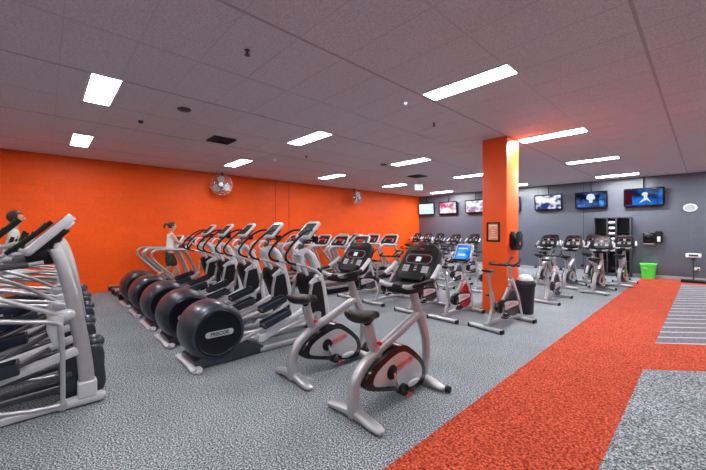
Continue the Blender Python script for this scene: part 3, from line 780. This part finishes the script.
# ------------------------------------------------------------------ televisions
TVM = [emat('tv_picture_1', (.8, .9, 1.), .55, (.45, .7, .85), 3.), emat('tv_picture_2', (.6, .08, .16), 0.5, (.8, .85, .95), 2.2),
       emat('tv_picture_3', (.85, .9, 1), 0.55, (.32, .2, .3), 3.), emat('tv_picture_4', (.05, .5, .75), 0.5, (.02, .2, .45), 2.),
       emat('tv_picture_5', (.9, .92, 1.), 0.55, (.02, .04, .16), 2.6), emat('tv_picture_6', (.004, .006, .02), 0.44, (.05, .10, .30), 2.6),
       emat('tv_picture_7', (.01, .015, .05), 0.44, (.02, .16, .6), 1.8)]
tvs = [(-10.66, 1.0, 'farthest, in the corner by the orange wall', 3), (-9.32, 1.05, 'second from the orange corner', 0), (-7.80, 1.05, 'third from the orange corner, just left of the pillar', 0),
       (-6.2, 1.05, 'partly hidden by the orange pillar', 0), (-4.57, 1.05, 'first fully visible right of the pillar', 0), (-3.07, 1.05, 'above the left side of the rack, showing a pale figure', 0), (-1.52, 1.10, 'rightmost, showing a blue picture', 0)]
wt = [['tv_body'], ]
for i, (x, w, lab, rz) in enumerate(tvs):
    t = empty('television', (x, YW - .16, 2.87)); t.rotation_euler = (RX(6), 0, RX(rz))
    tag(t, 'wall-mounted black television, ' + lab, 'television', 'televisions on the grey wall')
    T = basis((0, 0, 0), (1, 0, 0), (0, 0, 1))
    b = MB(T=T); b.prism(rrect(w, .66, .02, 3), -.07, 0, axis='z', bev=.008); b.box((0, -.345, -.03), (w * .9, .03, .05), .01); b.build('casing', 'blackg', t)
    b = MB(T=T); b.prism(rrect(w - .1, .55, .003, 1), 0, .004, axis='z'); sc = b.build('screen', TVM[i], t)
    if i == 6:
        b = MB(T=T)
        for k in range(5): b.sweep([(-.05 + k * .01, .12 - k * .03, .006), (.2, .2 - k * .025, .006), (.48, .22 - k * .035, .006)], .006, .002, 6, 3, 4, ref=(0, 0, 1))
        b.prism([(-.12, -.2), (.02, -.02), (-.05, .1), (.03, .18), (.12, .12), (.1, 0), (.2, -.2), (.08, -.1)], .004, .007, 3, axis='z')
        b.build('screen_figure', 'ledw', sc)
        b = MB(T=T); b.prism([(-.5, -.26), (-.3, -.26), (-.32, .26), (-.5, .26)], .004, .006, axis='z'); b.build('screen_figure', emat('tv_dark_red', (.035, .003, .008), .8), sc)
    if i == 5:
        b = MB(T=T); b.prism([(-.14, .05), (-.1, .2), (0, .24), (.1, .2), (.14, .05), (.06, 0), (.05, -.1), (-.05, -.1), (-.06, 0)], .004, .007, 3, axis='z'); b.build('screen_figure', 'ledw', sc)
        MB(T=T).box((.34, -.14, .006), (.14, .2, .003)).build('screen_figure', 'bluescreen', sc); MB(T=T).box((-.3, -.2, .006), (.22, .07, .003)).build('screen_figure', 'bluescreen', sc)
    b = MB(); b.box((0, .095, 0), (.12, .07, .2), .01); b.tube([(0, .10, .1), (0, .12, .68)], .02, 8, 1); b.build('wall_bracket', 'black', t)
    b = MB(T=T); b.box((w / 2 - .08, -.318, .002), (.02, .012, .004)); b.build('power_light', 'red', t)

# ------------------------------------------------------------------ storage rack against the grey wall
t = empty('storage_rack', (-2.38, YW - .24, 0)); tag(t, 'tall dark open storage rack against the grey wall behind the bikes', 'rack')
b = MB()
for x in (-.53, -.13, .13, .53): b.box((x, 0, 1.08), (.035, .42, 2.16), .004)
b.box((0, 0, 2.16), (1.1, .42, .03), .004); b.box((0, 0, .05), (1.06, .42, .1), .004); b.build('case', 'dgrey', t)
b = MB(); b.box((0, .2, 1.08), (1.04, .02, 2.1)); b.build('back_panel', 'black', t)
for z in (.55, 1.05, 1.6):
    for x in (-.33, .33): b = MB(); b.box((x, 0, z), (.36, .38, .02)); b.build('shelf', 'black', t)
for k in range(6):
    z = .9 + k * .2
    b = MB(); b.box((0, 0, z), (.22, .38, .015)); b.build('shelf', 'black', t)
    o = MB().lathe([(0, -.09), (.045, -.09), (.055, -.07), (.055, .07), (.045, .09), (0, .09)], (0, 0, 0), (1, 0, 0), 16).build('rolled_towel', 'tank')
    o.location = (-2.38, YW - .38, z + .0645)
    tag(o, 'small white roll in the middle column of the dark rack, %s' % ['lowest of six', 'second from the bottom', 'third from the bottom', 'third from the top', 'second from the top', 'topmost of six'][k], 'towel', 'white rolls in the rack')

# ------------------------------------------------------------------ wall clock, dispensers, outlet
t = empty('wall_clock', (-.36, YW, 2.44)); tag(t, 'white oval clock on the grey wall, right of the televisions', 'clock')
b = MB(); b.lathe([(0, 0), (.125, 0), (.135, .02), (.12, .045), (.105, .04)], (0, 0, 0), (0, -1, 0), 40)
for v in b.bm.verts: v.co.x *= 1.25
b.build('clock_case', 'white', t)
b = MB(); b.lathe([(0, .036), (.105, .036), (.105, .041), (0, .041)], (0, 0, 0), (0, -1, 0), 40)
for v in b.bm.verts: v.co.x *= 1.25
b.build('clock_face', 'keys', t)
b = MB(); b.sweep([(0, -.045, 0), (.05, -.045, .06)], .012, .004, 6, 3, 1, ref=(0, 1, 0)); b.sweep([(0, -.047, 0), (.10, -.047, .01)], .01, .004, 6, 3, 1, ref=(0, 1, 0)); b.build('clock_hand', 'black', t)

t = empty('towel_dispenser', (-1.38, YW, 1.42)); tag(t, 'black paper towel dispenser on the grey wall above the green tub', 'dispenser')
b = MB(); b.prism(rrect(.30, .38, .04, 4), -.18, 0, axis='y', bev=.02); b.build('casing', 'blackg', t)
b = MB(); b.box((0, -.1, -.2), (.26, .14, .05), .01); b.build('paper_slot', 'keys', t)
b = MB(); b.box((0, -.184, .12), (.2, .006, .05), .002); b.build('front_window', 'dgrey', t)
t = empty('sanitiser_dispenser', (-1.12, YW, 1.45)); tag(t, 'small black hand sanitiser dispenser beside the towel dispenser on grey wall', 'dispenser')
b = MB(); b.prism(rrect(.17, .42, .03, 4), -.12, 0, axis='y', bev=.015); b.build('casing', 'black', t)
b = MB(); b.sweep([(0, -.125, -.16), (0, -.14, -.05), (0, -.125, .02)], .09, .03, 10, 3, 3); b.build('push_lever', 'white', t)
t = empty('power_outlet', (-.2, YW, .42)); tag(t, 'white power outlet low on the grey wall behind the scale', 'outlet')
b = MB(); b.prism(rrect(.14, .10, .012, 3), -.014, 0, axis='y', bev=.003); b.build('face_plate', 'white', t)
b = MB(); b.box((.03, -.03, -.01), (.05, .04, .05), .008); b.build('plug', 'black', t)

# green tub
t = empty('green_tub', (-1.38, YW - .26, .004)); tag(t, 'bright green plastic tub on the orange walkway against the grey wall', 'tub')
b = MB(); b.sweep([(0, 0, .0), (0, 0, .01), (0, 0, .47)], [.31, .33, .42], [.26, .28, .34], 20, 6, 1, ref=(1, 0, 0))
b.build('tub_body', 'gbin', t, ang=30)
b = MB(); b.sweep([(x, y, .50) for x, y in rrect(.42, .34, .04, 4)], .035, .03, 8, 3, 1, ref=(0, 0, 1), closed=True); b.build('rim', 'gbin', t)
b = MB(); b.box((-.05, -.168, .36), (.09, .012, .07), .003, rot=(RX(7), 0, 0)); b.build('sticker', 'keys', t)

# scale
t = empty('weighing_scale', (-.28, YW - .40, .008)); tag(t, 'upright platform weighing scale with white display head by grey wall', 'scale')
b = MB(); b.box((0, 0, .035), (.56, .46, .06), .01); b.build('platform', 'black', t)
b = MB(); b.tube([(0, .17, .05), (0, .17, .78)], .02, 10, 1); b.box((0, .17, .75), (.10, .07, .10), .02); b.build('column', 'dgrey', t)
b = MB(); b.box((0, .13, .86), (.36, .09, .14), .03, rot=(RX(-15), 0, 0)); hd = b.build('display_head', 'white', t)
b = MB(); b.box((0, .08, .87), (.22, .012, .06), .003, rot=(RX(-15), 0, 0)); b.build('display', 'lcd', hd)

# fixtures on the pillar
t = empty('picture_frame', (-3.02, 6.82, 1.66)); tag(t, 'small black-framed notice with orange paper on the orange pillar', 'notice')
b = MB()
for cx_, cz_, w, h in ((0, .185, .27, .03), (0, -.185, .27, .03), (-.12, 0, .03, .4), (.12, 0, .03, .4)): b.box((cx_, -.012, cz_), (w, .022, h), .003)
b.build('frame', 'black', t)
b = MB(); b.box((0, -.006, 0), (.22, .01, .35)); pp = b.build('paper', 'poster', t)
b = MB()
for k in range(6): b.box((random.uniform(-.01, .01), -.0115, .13 - k * .048), (random.choice([.16, .13, .1]), .001, .014 if k else .03))
b.build('print_lines', 'paper', pp)
t = empty('pillar_dispenser', (-2.745, 7.12, 1.48)); tag(t, 'black rounded towel dispenser on the right face of the orange pillar', 'dispenser')
b = MB(T=basis((0, 0, 0), (0, 1, 0), (0, 0, 1))); b.prism(rrect(.36, .38, .06, 5), 0, .13, axis='z', bev=.04); b.build('casing', 'blackg', t, ang=50)
b = MB(T=basis((0, 0, 0), (0, 1, 0), (0, 0, 1))); b.box((.03, -.06, .131), (.05, .06, .004), .002); b.box((0, -.185, .065), (.3, .02, .08), .005); b.build('window', 'redsh', t)

# black bin with dome lid
t = empty('litter_bin', (-2.53, 7.2, 0)); tag(t, 'black litter bin with pale domed lid beside the orange pillar', 'bin')
b = MB(); b.lathe([(0, 0), (.14, 0), (.15, .015), (.175, .54), (.19, .55), (.19, .58), (.17, .58), (.14, .03), (0, .03)], (0, 0, 0), (0, 0, 1), 28); b.build('bin_body', 'bin', t)
b = MB(); b.lathe([(.195, .57), (.198, .61), (.185, .65), (.16, .675), (.14, .675)], (0, 0, 0), (0, 0, 1), 28); b.build('lid_collar', 'bin', t)
b = MB(); b.lathe([(.15, .665), (.14, .72), (.105, .765), (.05, .79), (0, .795)], (0, 0, 0), (0, 0, 1), 28); b.build('lid_dome', 'pale', t)

# wall fans
def make_fan(loc, rz, rx, lab):
    t = empty('wall_fan', loc, rz); tag(t, lab, 'fan', 'fans on the orange wall')
    c = MB()
    for k in range(36):
        a = 2 * PI * k / 36; ca, sa = math.cos(a), math.sin(a)
        c.tube([(.07 * ca, -.095, .07 * sa), (.2 * ca, -.085, .2 * sa), (.31 * ca, -.03, .31 * sa), (.33 * ca, .01, .33 * sa), (.28 * ca, .07, .28 * sa), (.1 * ca, .10, .1 * sa)], .0036, 4, 2)
    for r, y in ((.33, .0), (.26, -.06), (.18, -.09), (.10, -.095)):
        c.tube([(r * math.cos(2 * PI * k / 28), y, r * math.sin(2 * PI * k / 28)) for k in range(28)], .007 if r == .33 else .003, 5, 1, closed=True, ref=(0, 1, 0))
    c.build('cage', 'steel', t)
    c = MB()
    for k in range(3):
        T = Matrix.Rotation(2 * PI * k / 3 + .3, 4, 'Y')
        pts = [(.03, -.03), (.12, -.11), (.25, -.12), (.28, 0), (.22, .08), (.1, .06)]
        s = MB(T=T)
        P = cat(pts, 3, True)
        A = [c.v(T @ Vector((x, -.02 + .25 * z, z))) for x, z in P]; Bq = [c.v(T @ Vector((x, -.014 + .25 * z, z))) for x, z in P]
        s.bm.free(); c.face(A[::-1]); c.face(Bq)
        for i in range(len(P)): c.face([A[i], A[(i + 1) % len(P)], Bq[(i + 1) % len(P)], Bq[i]])
    c.build('blade', 'silver', t)
    c = MB(); c.lathe([(0, -.11), (.05, -.11), (.065, -.1), (.065, -.09), (0, -.09)], (0, 0, 0), (0, 1, 0), 20); c.build('badge', 'white', t)
    c = MB(); c.lathe([(0, -.05), (.05, -.05), (.05, .0), (.075, .06), (.075, .2), (.04, .24), (0, .24)], (0, 0, 0), (0, 1, 0), 20)
    c.tube([(0, .15, .02), (0, .2, .30), (0, .2, H - loc[2])], .018, 8, 1); c.build('motor_mount', 'black', t)
    return t
make_fan((-10.75, 4.2, 3.17), RX(62), 0, 'round wire wall fan facing the room, nearer the camera')
make_fan((-10.8, 10.4, 3.15), RX(100), 0, 'round wire wall fan turned sideways, far along the orange wall')

# ceiling fixtures
def disc(name, loc, r, h, m, lab, catg, grp=None):
    b = MB(); b.lathe([(0, 0), (r, 0), (r, -h * .4), (r * .7, -h), (0, -h)], (0, 0, 0), (0, 0, 1), 24); o = b.build(name, m); o.location = loc; tag(o, lab, catg, grp)
disc('smoke_detector', (-5.62, 1.61, H), .10, .03, 'dgrey', 'round grey ceiling disc beyond the big light near the left', 'detector')
disc('smoke_detector', (-6.75, 1.23, H), .04, .04, 'dgrey', 'tiny dark ceiling fitting left of the round grey disc', 'detector')
disc('smoke_detector', (-7.92, 4.5, H), .07, .05, 'white', 'small white round detector on the ceiling over the ellipticals', 'detector')
disc('smoke_detector', (-6.4, 7.2, H), .10, .03, 'dgrey', 'round grey ceiling disc near the light before the exit sign', 'detector')
for x, y, l in ((-3.32, 1.57, 'nearest the camera'), (-3.31, 5.07, 'between the middle light and pillar'), (-7.0, 4.9, 'over the elliptical consoles')):
    b = MB(); b.lathe([(0, 0), (.03, 0), (.03, -.006), (.012, -.012), (.012, -.05), (.03, -.055), (.03, -.06), (0, -.06)], (0, 0, 0), (0, 0, 1), 14)
    o = b.build('fire_sprinkler', 'dgrey'); o.location = (x, y, H + .003); tag(o, 'small dark sprinkler head on the ceiling, ' + l, 'sprinkler', 'ceiling sprinklers')
b = MB(); b.lathe([(0, 0), (.028, 0), (.02, -.03), (0, -.035)], (0, 0, 0), (0, 0, 1), 14); o = b.build('emergency_lamp', 'ledw'); o.location = (-3.07, 3.95, H + .003); tag(o, 'tiny bright round emergency lamp on the ceiling', 'lamp')
t = empty('air_vent', (-6.98, 2.72, H)); tag(t, 'square metal ceiling air diffuser with dark slats over the orange wall side', 'vent')
b = MB()
for s in (.46, .34, .22): b.sweep([(x, y, -.012 - (.46 - s) * .1) for x, y in rrect(s, s, .002, 1)], .04, .006, 6, 3, 1, ref=(0, 0, 1), closed=True)
b.build('vane', 'dgrey', t)
b = MB(); b.box((0, 0, -.003), (.44, .44, .006)); b.build('duct_opening', 'black', t)
t = empty('air_vent', (-6.95, 9.6, H)); tag(t, 'small square ceiling vent right above the exit sign', 'vent')
b = MB()
for s in (.5, .36, .2): b.sweep([(x, y, -.012 - (.5 - s) * .1) for x, y in rrect(s, s, .002, 1)], .04, .006, 6, 3, 1, ref=(0, 0, 1), closed=True)
b.build('vane', 'dgrey', t)
b = MB(); b.box((0, 0, -.003), (.46, .46, .006)); b.build('duct_opening', 'black', t)
t = empty('exit_sign', (-7.38, 10.28, 3.30), RX(45)); tag(t, 'hanging lit green and white exit sign near the far corner', 'exit sign')
b = MB(); b.box((0, 0, 0), (.30, .05, .22), .008); b.build('sign_box', 'white', t)
b = MB(); b.tube([(-.10, 0, .1), (-.10, 0, .306)], .008, 6, 1); b.tube([(.10, 0, .1), (.10, 0, .306)], .008, 6, 1); b.build('hanger', 'white', t)
b = MB(); b.box((0, -.027, 0), (.27, .004, .19)); sg = b.build('sign_face', emat('exit_green', (.45, .95, .8), .9), t)
b = MB(T=basis((-.04, -.031, 0), (1, 0, 0), (0, 0, 1)))
b.lathe([(0, 0), (.016, 0), (.016, .002), (0, .002)], (0.01, .07, 0), (0, 0, 1), 12)
for pts in ([(0, .05, 0), (-.01, 0, 0)], [(-.01, 0, 0), (.03, -.03, 0), (.02, -.07, 0)], [(-.01, 0, 0), (-.03, -.04, 0), (-.065, -.045, 0)], [(0, .045, 0), (.04, .02, 0)], [(0, .045, 0), (-.04, .03, 0), (-.05, .0, 0)]):
    b.sweep(pts, .016, .003, 6, 3, 1, ref=(0, 0, 1))
b.box((.11, 0, 0), (.05, .14, .002)); b.build('running_figure', 'white', sg)

# ------------------------------------------------------------------ people
def skin_mesh(verts, edges, radii, root=0, sub=2):
    me = bpy.data.meshes.new('sk'); me.from_pydata(verts, edges, [])
    o = bpy.data.objects.new('sk', me); COL.objects.link(o)
    md = o.modifiers.new('s', 'SKIN'); md.use_smooth_shade = True; md.branch_smoothing = .6
    for i, r in enumerate(radii):
        d = me.skin_vertices[0].data[i]
        d.radius = r if isinstance(r, tuple) else (r, r); d.use_root = (i == root)
    sb = o.modifiers.new('u', 'SUBSURF'); sb.levels = sub; sb.render_levels = sub
    dg = bpy.context.evaluated_depsgraph_get(); out = bpy.data.meshes.new_from_object(o.evaluated_get(dg))
    COL.objects.unlink(o); bpy.data.objects.remove(o)
    for p in out.polygons: p.use_smooth = True
    return out
def meshobj(name, me, m, parent):
    me.materials.clear(); me.materials.append(M[m]); o = bpy.data.objects.new(name, me); COL.objects.link(o); o.parent = parent; return o

def make_person(loc, label, J, hair, top, shorts, sleeves, bun, rz=0):
    """J joint dictionary; faces +y; sides L = -x, R = +x"""
    t = empty('person', loc, rz); tag(t, label, 'person')
    V, Ed, R = [], [], []
    def add(p, r, par=None):
        V.append(p); R.append(r)
        if par is not None: Ed.append((par, len(V) - 1))
        return len(V) - 1
    pel = add(J['pelvis'], (.125, .1)); wa = add(J['waist'], (.105, .082), pel); ch = add(J['chest'], (.13, .095), wa); up = add(J['upper'], (.10, .075), ch)
    nk = add(J['neck'], .047, up); hb = add(J['headbase'], (.066, .076), nk); hc = add(J['head'], (.088, .108), hb); ht = add(tuple(Vector(J['headtop']) + Vector((0, 0, .02))), (.072, .09), hc)
    for s, sx in (('L', -1), ('R', 1)):
        sh = add(J['shoulder' + s], .05, up); el = add(J['elbow' + s], .037, sh)
        fm = add(tuple(a * .6 + c * .4 for a, c in zip(J['elbow' + s], J['wrist' + s])), .036, el); wr = add(J['wrist' + s], .024, fm); pm = add(J['palm' + s], (.034, .018), wr)
        for k, (fx, ln) in enumerate(((-.028, .05), (-.010, .06), (.010, .056), (.028, .044))):
            d = (Vector(J['palm' + s]) - Vector(J['wrist' + s])).normalized()
            p0 = Vector(J['palm' + s]) + Vector((fx, 0, 0)) + d * .035; p1 = p0 + d * ln * .6 + Vector((0, 0, -.018)); p2 = p1 + Vector((0, 0, -.03)) - d * .01
            a = add(tuple(p0), .0095, pm); c = add(tuple(p1), .009, a); add(tuple(p2), .008, c)
        d0 = Vector(J['palm' + s]) + Vector((-sx * .042, .0, -.008)); th = add(tuple(d0), .011, pm); add(tuple(d0 + Vector((-sx * .008, .025, -.03))), .009, th)
        hp = add(J['hip' + s], .088, pel); kn = add(J['knee' + s], .055, hp)
        cf = add(tuple(a * .68 + c * .32 for a, c in zip(J['knee' + s], J['ankle' + s])), .056, kn); an = add(J['ankle' + s], .036, cf)
        toe = J['toe' + s]; add(toe, .03, an)
    body = meshobj('body', skin_mesh(V, Ed, R), 'skin', t)
    H0 = Vector(J['head'])
    # face, set on the measured head surface
    def fy(dz, x=0.):
        q = [v.co.y - H0.y for v in body.data.vertices if abs(v.co.z - H0.z - dz) < .016 and abs(v.co.x - x) < .022 and v.co.y > H0.y]
        return max(q) if q else .08
    sx_ = max(v.co.x for v in body.data.vertices if abs(v.co.z - H0.z) < .02 and abs(v.co.y - H0.y) < .1)
    b = MB(); b.sweep([H0 + Vector((0, fy(.028) - .006, .028)), H0 + Vector((0, fy(-.004) + .014, -.006)), H0 + Vector((0, fy(-.02) - .002, -.02))], [.014, .026, .03], [.012, .026, .018], 8, 2, 3)
    b.build('nose', 'skin', t, ang=80)
    for sx in (-1, 1):
        MB().lathe([(0, -.008), (.02, -.006), (.026, 0), (.02, .006), (0, .008)], H0 + Vector((sx * (sx_ - .002), -.005, 0)), (1, .25 * sx, 0), 12).build('ear', 'skin', t, ang=80)
        b = MB(); b.lathe([(0, -.011), (.009, -.007), (.011, 0), (.009, .005), (0, .007)], H0 + Vector((sx * .03, fy(.02, sx * .03) - .003, .02)), (0, 1, 0), 12); b.build('eye', 'eye', t)
    m0 = fy(-.05)
    b = MB(); b.sweep([H0 + Vector((-.024, m0 - .010, -.048)), H0 + Vector((0, m0 - .001, -.05)), H0 + Vector((.024, m0 - .010, -.048))], [.008, .012, .008], [.01, .012, .01], 8, 2, 3, ref=(0, 0, 1)); b.build('mouth', 'lips', t)
    # hair cap
    me = bpy.data.meshes.new('h'); bm = bmesh.new(); bmesh.ops.create_uvsphere(bm, u_segments=24, v_segments=16, radius=1)
    full = bun == 'full'
    kill = [v for v in bm.verts if (v.co.y > (.30 if full else .42) and v.co.z < .45) or (v.co.y > -.1 and v.co.z < (-.55 if full else -.3)) or v.co.z < (-.9 if full else -.75)]
    bmesh.ops.delete(bm, geom=kill, context='VERTS')
    for v in bm.verts:
        n = 1 + (.07 if full else .03) * math.sin(v.co.x * 13 + v.co.z * 11) * math.cos(v.co.y * 12 + v.co.z * 5)
        k = Vector((.112, .125, .135)) if full else Vector((.094, .116, .112))
        v.co = H0 + Vector((v.co.x * k.x * n, v.co.y * k.y * n * (.80 if v.co.y > 0 else 1) - (.016 if full else .008), v.co.z * k.z * n * (.86 if full else .92) + (.03 if full else .026)))
    bmesh.ops.recalc_face_normals(bm, faces=bm.faces); bmesh.ops.solidify(bm, geom=list(bm.faces), thickness=.008)
    bm.to_mesh(me); bm.free()
    for p in me.polygons: p.use_smooth = True
    meshobj('hair', me, hair, t)
    if bun == 'tail':
        b = MB(); b.sweep([H0 + Vector((0, -.11, .06)), H0 + Vector((0, -.17, .055)), H0 + Vector((0, -.2, .0)), H0 + Vector((0, -.19, -.07))], [.04, .06, .05, .015], [.04, .06, .05, .015], 10, 2, 4); b.build('ponytail', hair, t, ang=80)
    # clothes follow the body
    V, Ed, R = [], [], []
    pel = add(tuple(Vector(J['pelvis']) + Vector((0, 0, .03))), (.142, .118)); wa = add(J['waist'], (.125, .1), pel); ch = add(J['chest'], (.146, .112), wa); up = add(tuple(Vector(J['upper']) - Vector((0, 0, .01))), (.115, .09), ch)
    for s in 'LR':
        so = Vector(J['shoulder' + s]); el = Vector(J['elbow' + s])
        a = add(tuple(so * .93 + Vector(J['upper']) * .07 if not sleeves else so), .057, up)
        if sleeves: add(tuple(so.lerp(el, .6)), .062, a)
    meshobj('tshirt' if sleeves else 'tank_top', skin_mesh(V, Ed, R), top, t)
    V, Ed, R = [], [], []
    pel = add(J['pelvis'], (.145, .12)); add(tuple(Vector(J['pelvis']).lerp(Vector(J['waist']), .55)), (.13, .11), pel)
    for s in 'LR':
        hp = Vector(J['hip' + s]); kn = Vector(J['knee' + s]); a = add(tuple(hp), .103, pel); bb = add(tuple(hp.lerp(kn, .55)), .098, a); add(tuple(hp.lerp(kn, .88)), .09, bb)
    meshobj('shorts', skin_mesh(V, Ed, R), shorts, t)
    for s in 'LR':
        an = Vector(J['ankle' + s]); toe = Vector(J['toe' + s]); d = (toe - an).normalized()
        upv = Vector(J.get('footup' + s, (0, 0, 1)))
        b = MB(); heel = an - d * .06 - upv * .05
        tip = heel + Vector((0, d.y, d.z - (0 if 'footup' + s in J else d.z))).normalized() * .27
        b.sweep([heel, heel.lerp(tip, .25), heel.lerp(tip, .7), tip], [.06, .08, .095, .06], [.07, .1, .07, .04], 12, 2.5, 4)
        b.build('shoe', 'shoe', t, ang=70)
    return t, body
J1 = dict(pelvis=(0, 0, .93), waist=(0, .01, 1.06), chest=(0, .03, 1.24), upper=(0, .035, 1.38), neck=(0, .045, 1.47), headbase=(0, .065, 1.545), head=(0, .075, 1.61), headtop=(0, .065, 1.67),
          shoulderL=(-.175, .03, 1.38), elbowL=(-.225, -.02, 1.13), wristL=(-.18, .22, 1.13), palmL=(-.17, .29, 1.14),
          shoulderR=(.175, .03, 1.38), elbowR=(.225, .15, 1.16), wristR=(.19, .39, 1.17), palmR=(.185, .46, 1.175),
          hipL=(-.09, 0, .86), kneeL=(-.10, .02, .48), ankleL=(-.10, -.33, .25), toeL=(-.10, -.37, .13), footupL=(0, -.9, .25),
          hipR=(.09, 0, .86), kneeR=(.10, .12, .49), ankleR=(.10, .06, .10), toeR=(.10, .2, .045))
p1, b1 = make_person((-9.82, 2.45, .188), 'person in white tank top and dark shorts running on a treadmill', J1, 'hair', 'tank', 'camo', False, 'tail')
J2 = dict(pelvis=(0, -.03, .93), waist=(0, -.02, 1.06), chest=(0, .01, 1.24), upper=(0, .02, 1.38), neck=(0, .03, 1.47), headbase=(0, .05, 1.545), head=(0, .06, 1.61), headtop=(0, .05, 1.67),
          shoulderL=(-.19, .02, 1.38), elbowL=(-.27, .06, 1.12), wristL=(-.24, .30, 1.17), palmL=(-.235, .37, 1.18),
          shoulderR=(.19, .02, 1.38), elbowR=(.27, .0, 1.10), wristR=(.25, .25, 1.12), palmR=(.245, .32, 1.13),
          hipL=(-.1, -.03, .86), kneeL=(-.15, .14, .5), ankleL=(-.2, .10, .13), toeL=(-.2, .25, .06),
          hipR=(.1, -.03, .86), kneeR=(.16, -.02, .45), ankleR=(.22, -.19, .09), toeR=(.22, -.05, .045))
p2, b2 = make_person((-8.5, -.42, .30), 'person in pale printed t-shirt and black shorts exercising on the farthest cross trainer', J2, 'hairb', 'shirt', 'blk_cloth', True, 'full')
b = MB(); b.sweep([(.05, .118, 1.30), (.05, .122, 1.24), (.05, .12, 1.18)], .14, .012, 8, 4, 2); b.sweep([(.135, .03, 1.30), (.137, .02, 1.22), (.132, .01, 1.17)], [.012] * 3, [.09] * 3, 8, 3, 2); b.build('shirt_print', 'print', p2)

# ------------------------------------------------------------------ camera and view
cam = bpy.data.cameras.new('camera'); co = bpy.data.objects.new('camera', cam); COL.objects.link(co)
cam.sensor_fit = 'HORIZONTAL'; cam.sensor_width = 36; cam.lens = 36 * 330 / 706
cam.shift_y = -5 / 706; cam.clip_start = .05
co.location = (0, 0, 1.7); co.rotation_euler = (RX(90), 0, math.atan(353 / 330))
scn.camera = co
w = bpy.data.worlds.new('world'); scn.world = w; w.use_nodes = True
w.node_tree.nodes['Background'].inputs[0].default_value = (.8, .85, 1, 1); w.node_tree.nodes['Background'].inputs[1].default_value = .05
vs = scn.view_settings; vs.view_transform = 'Standard'; vs.look = 'None'; vs.gamma = 1; vs.use_curve_mapping = False
vs.exposure = 1.35
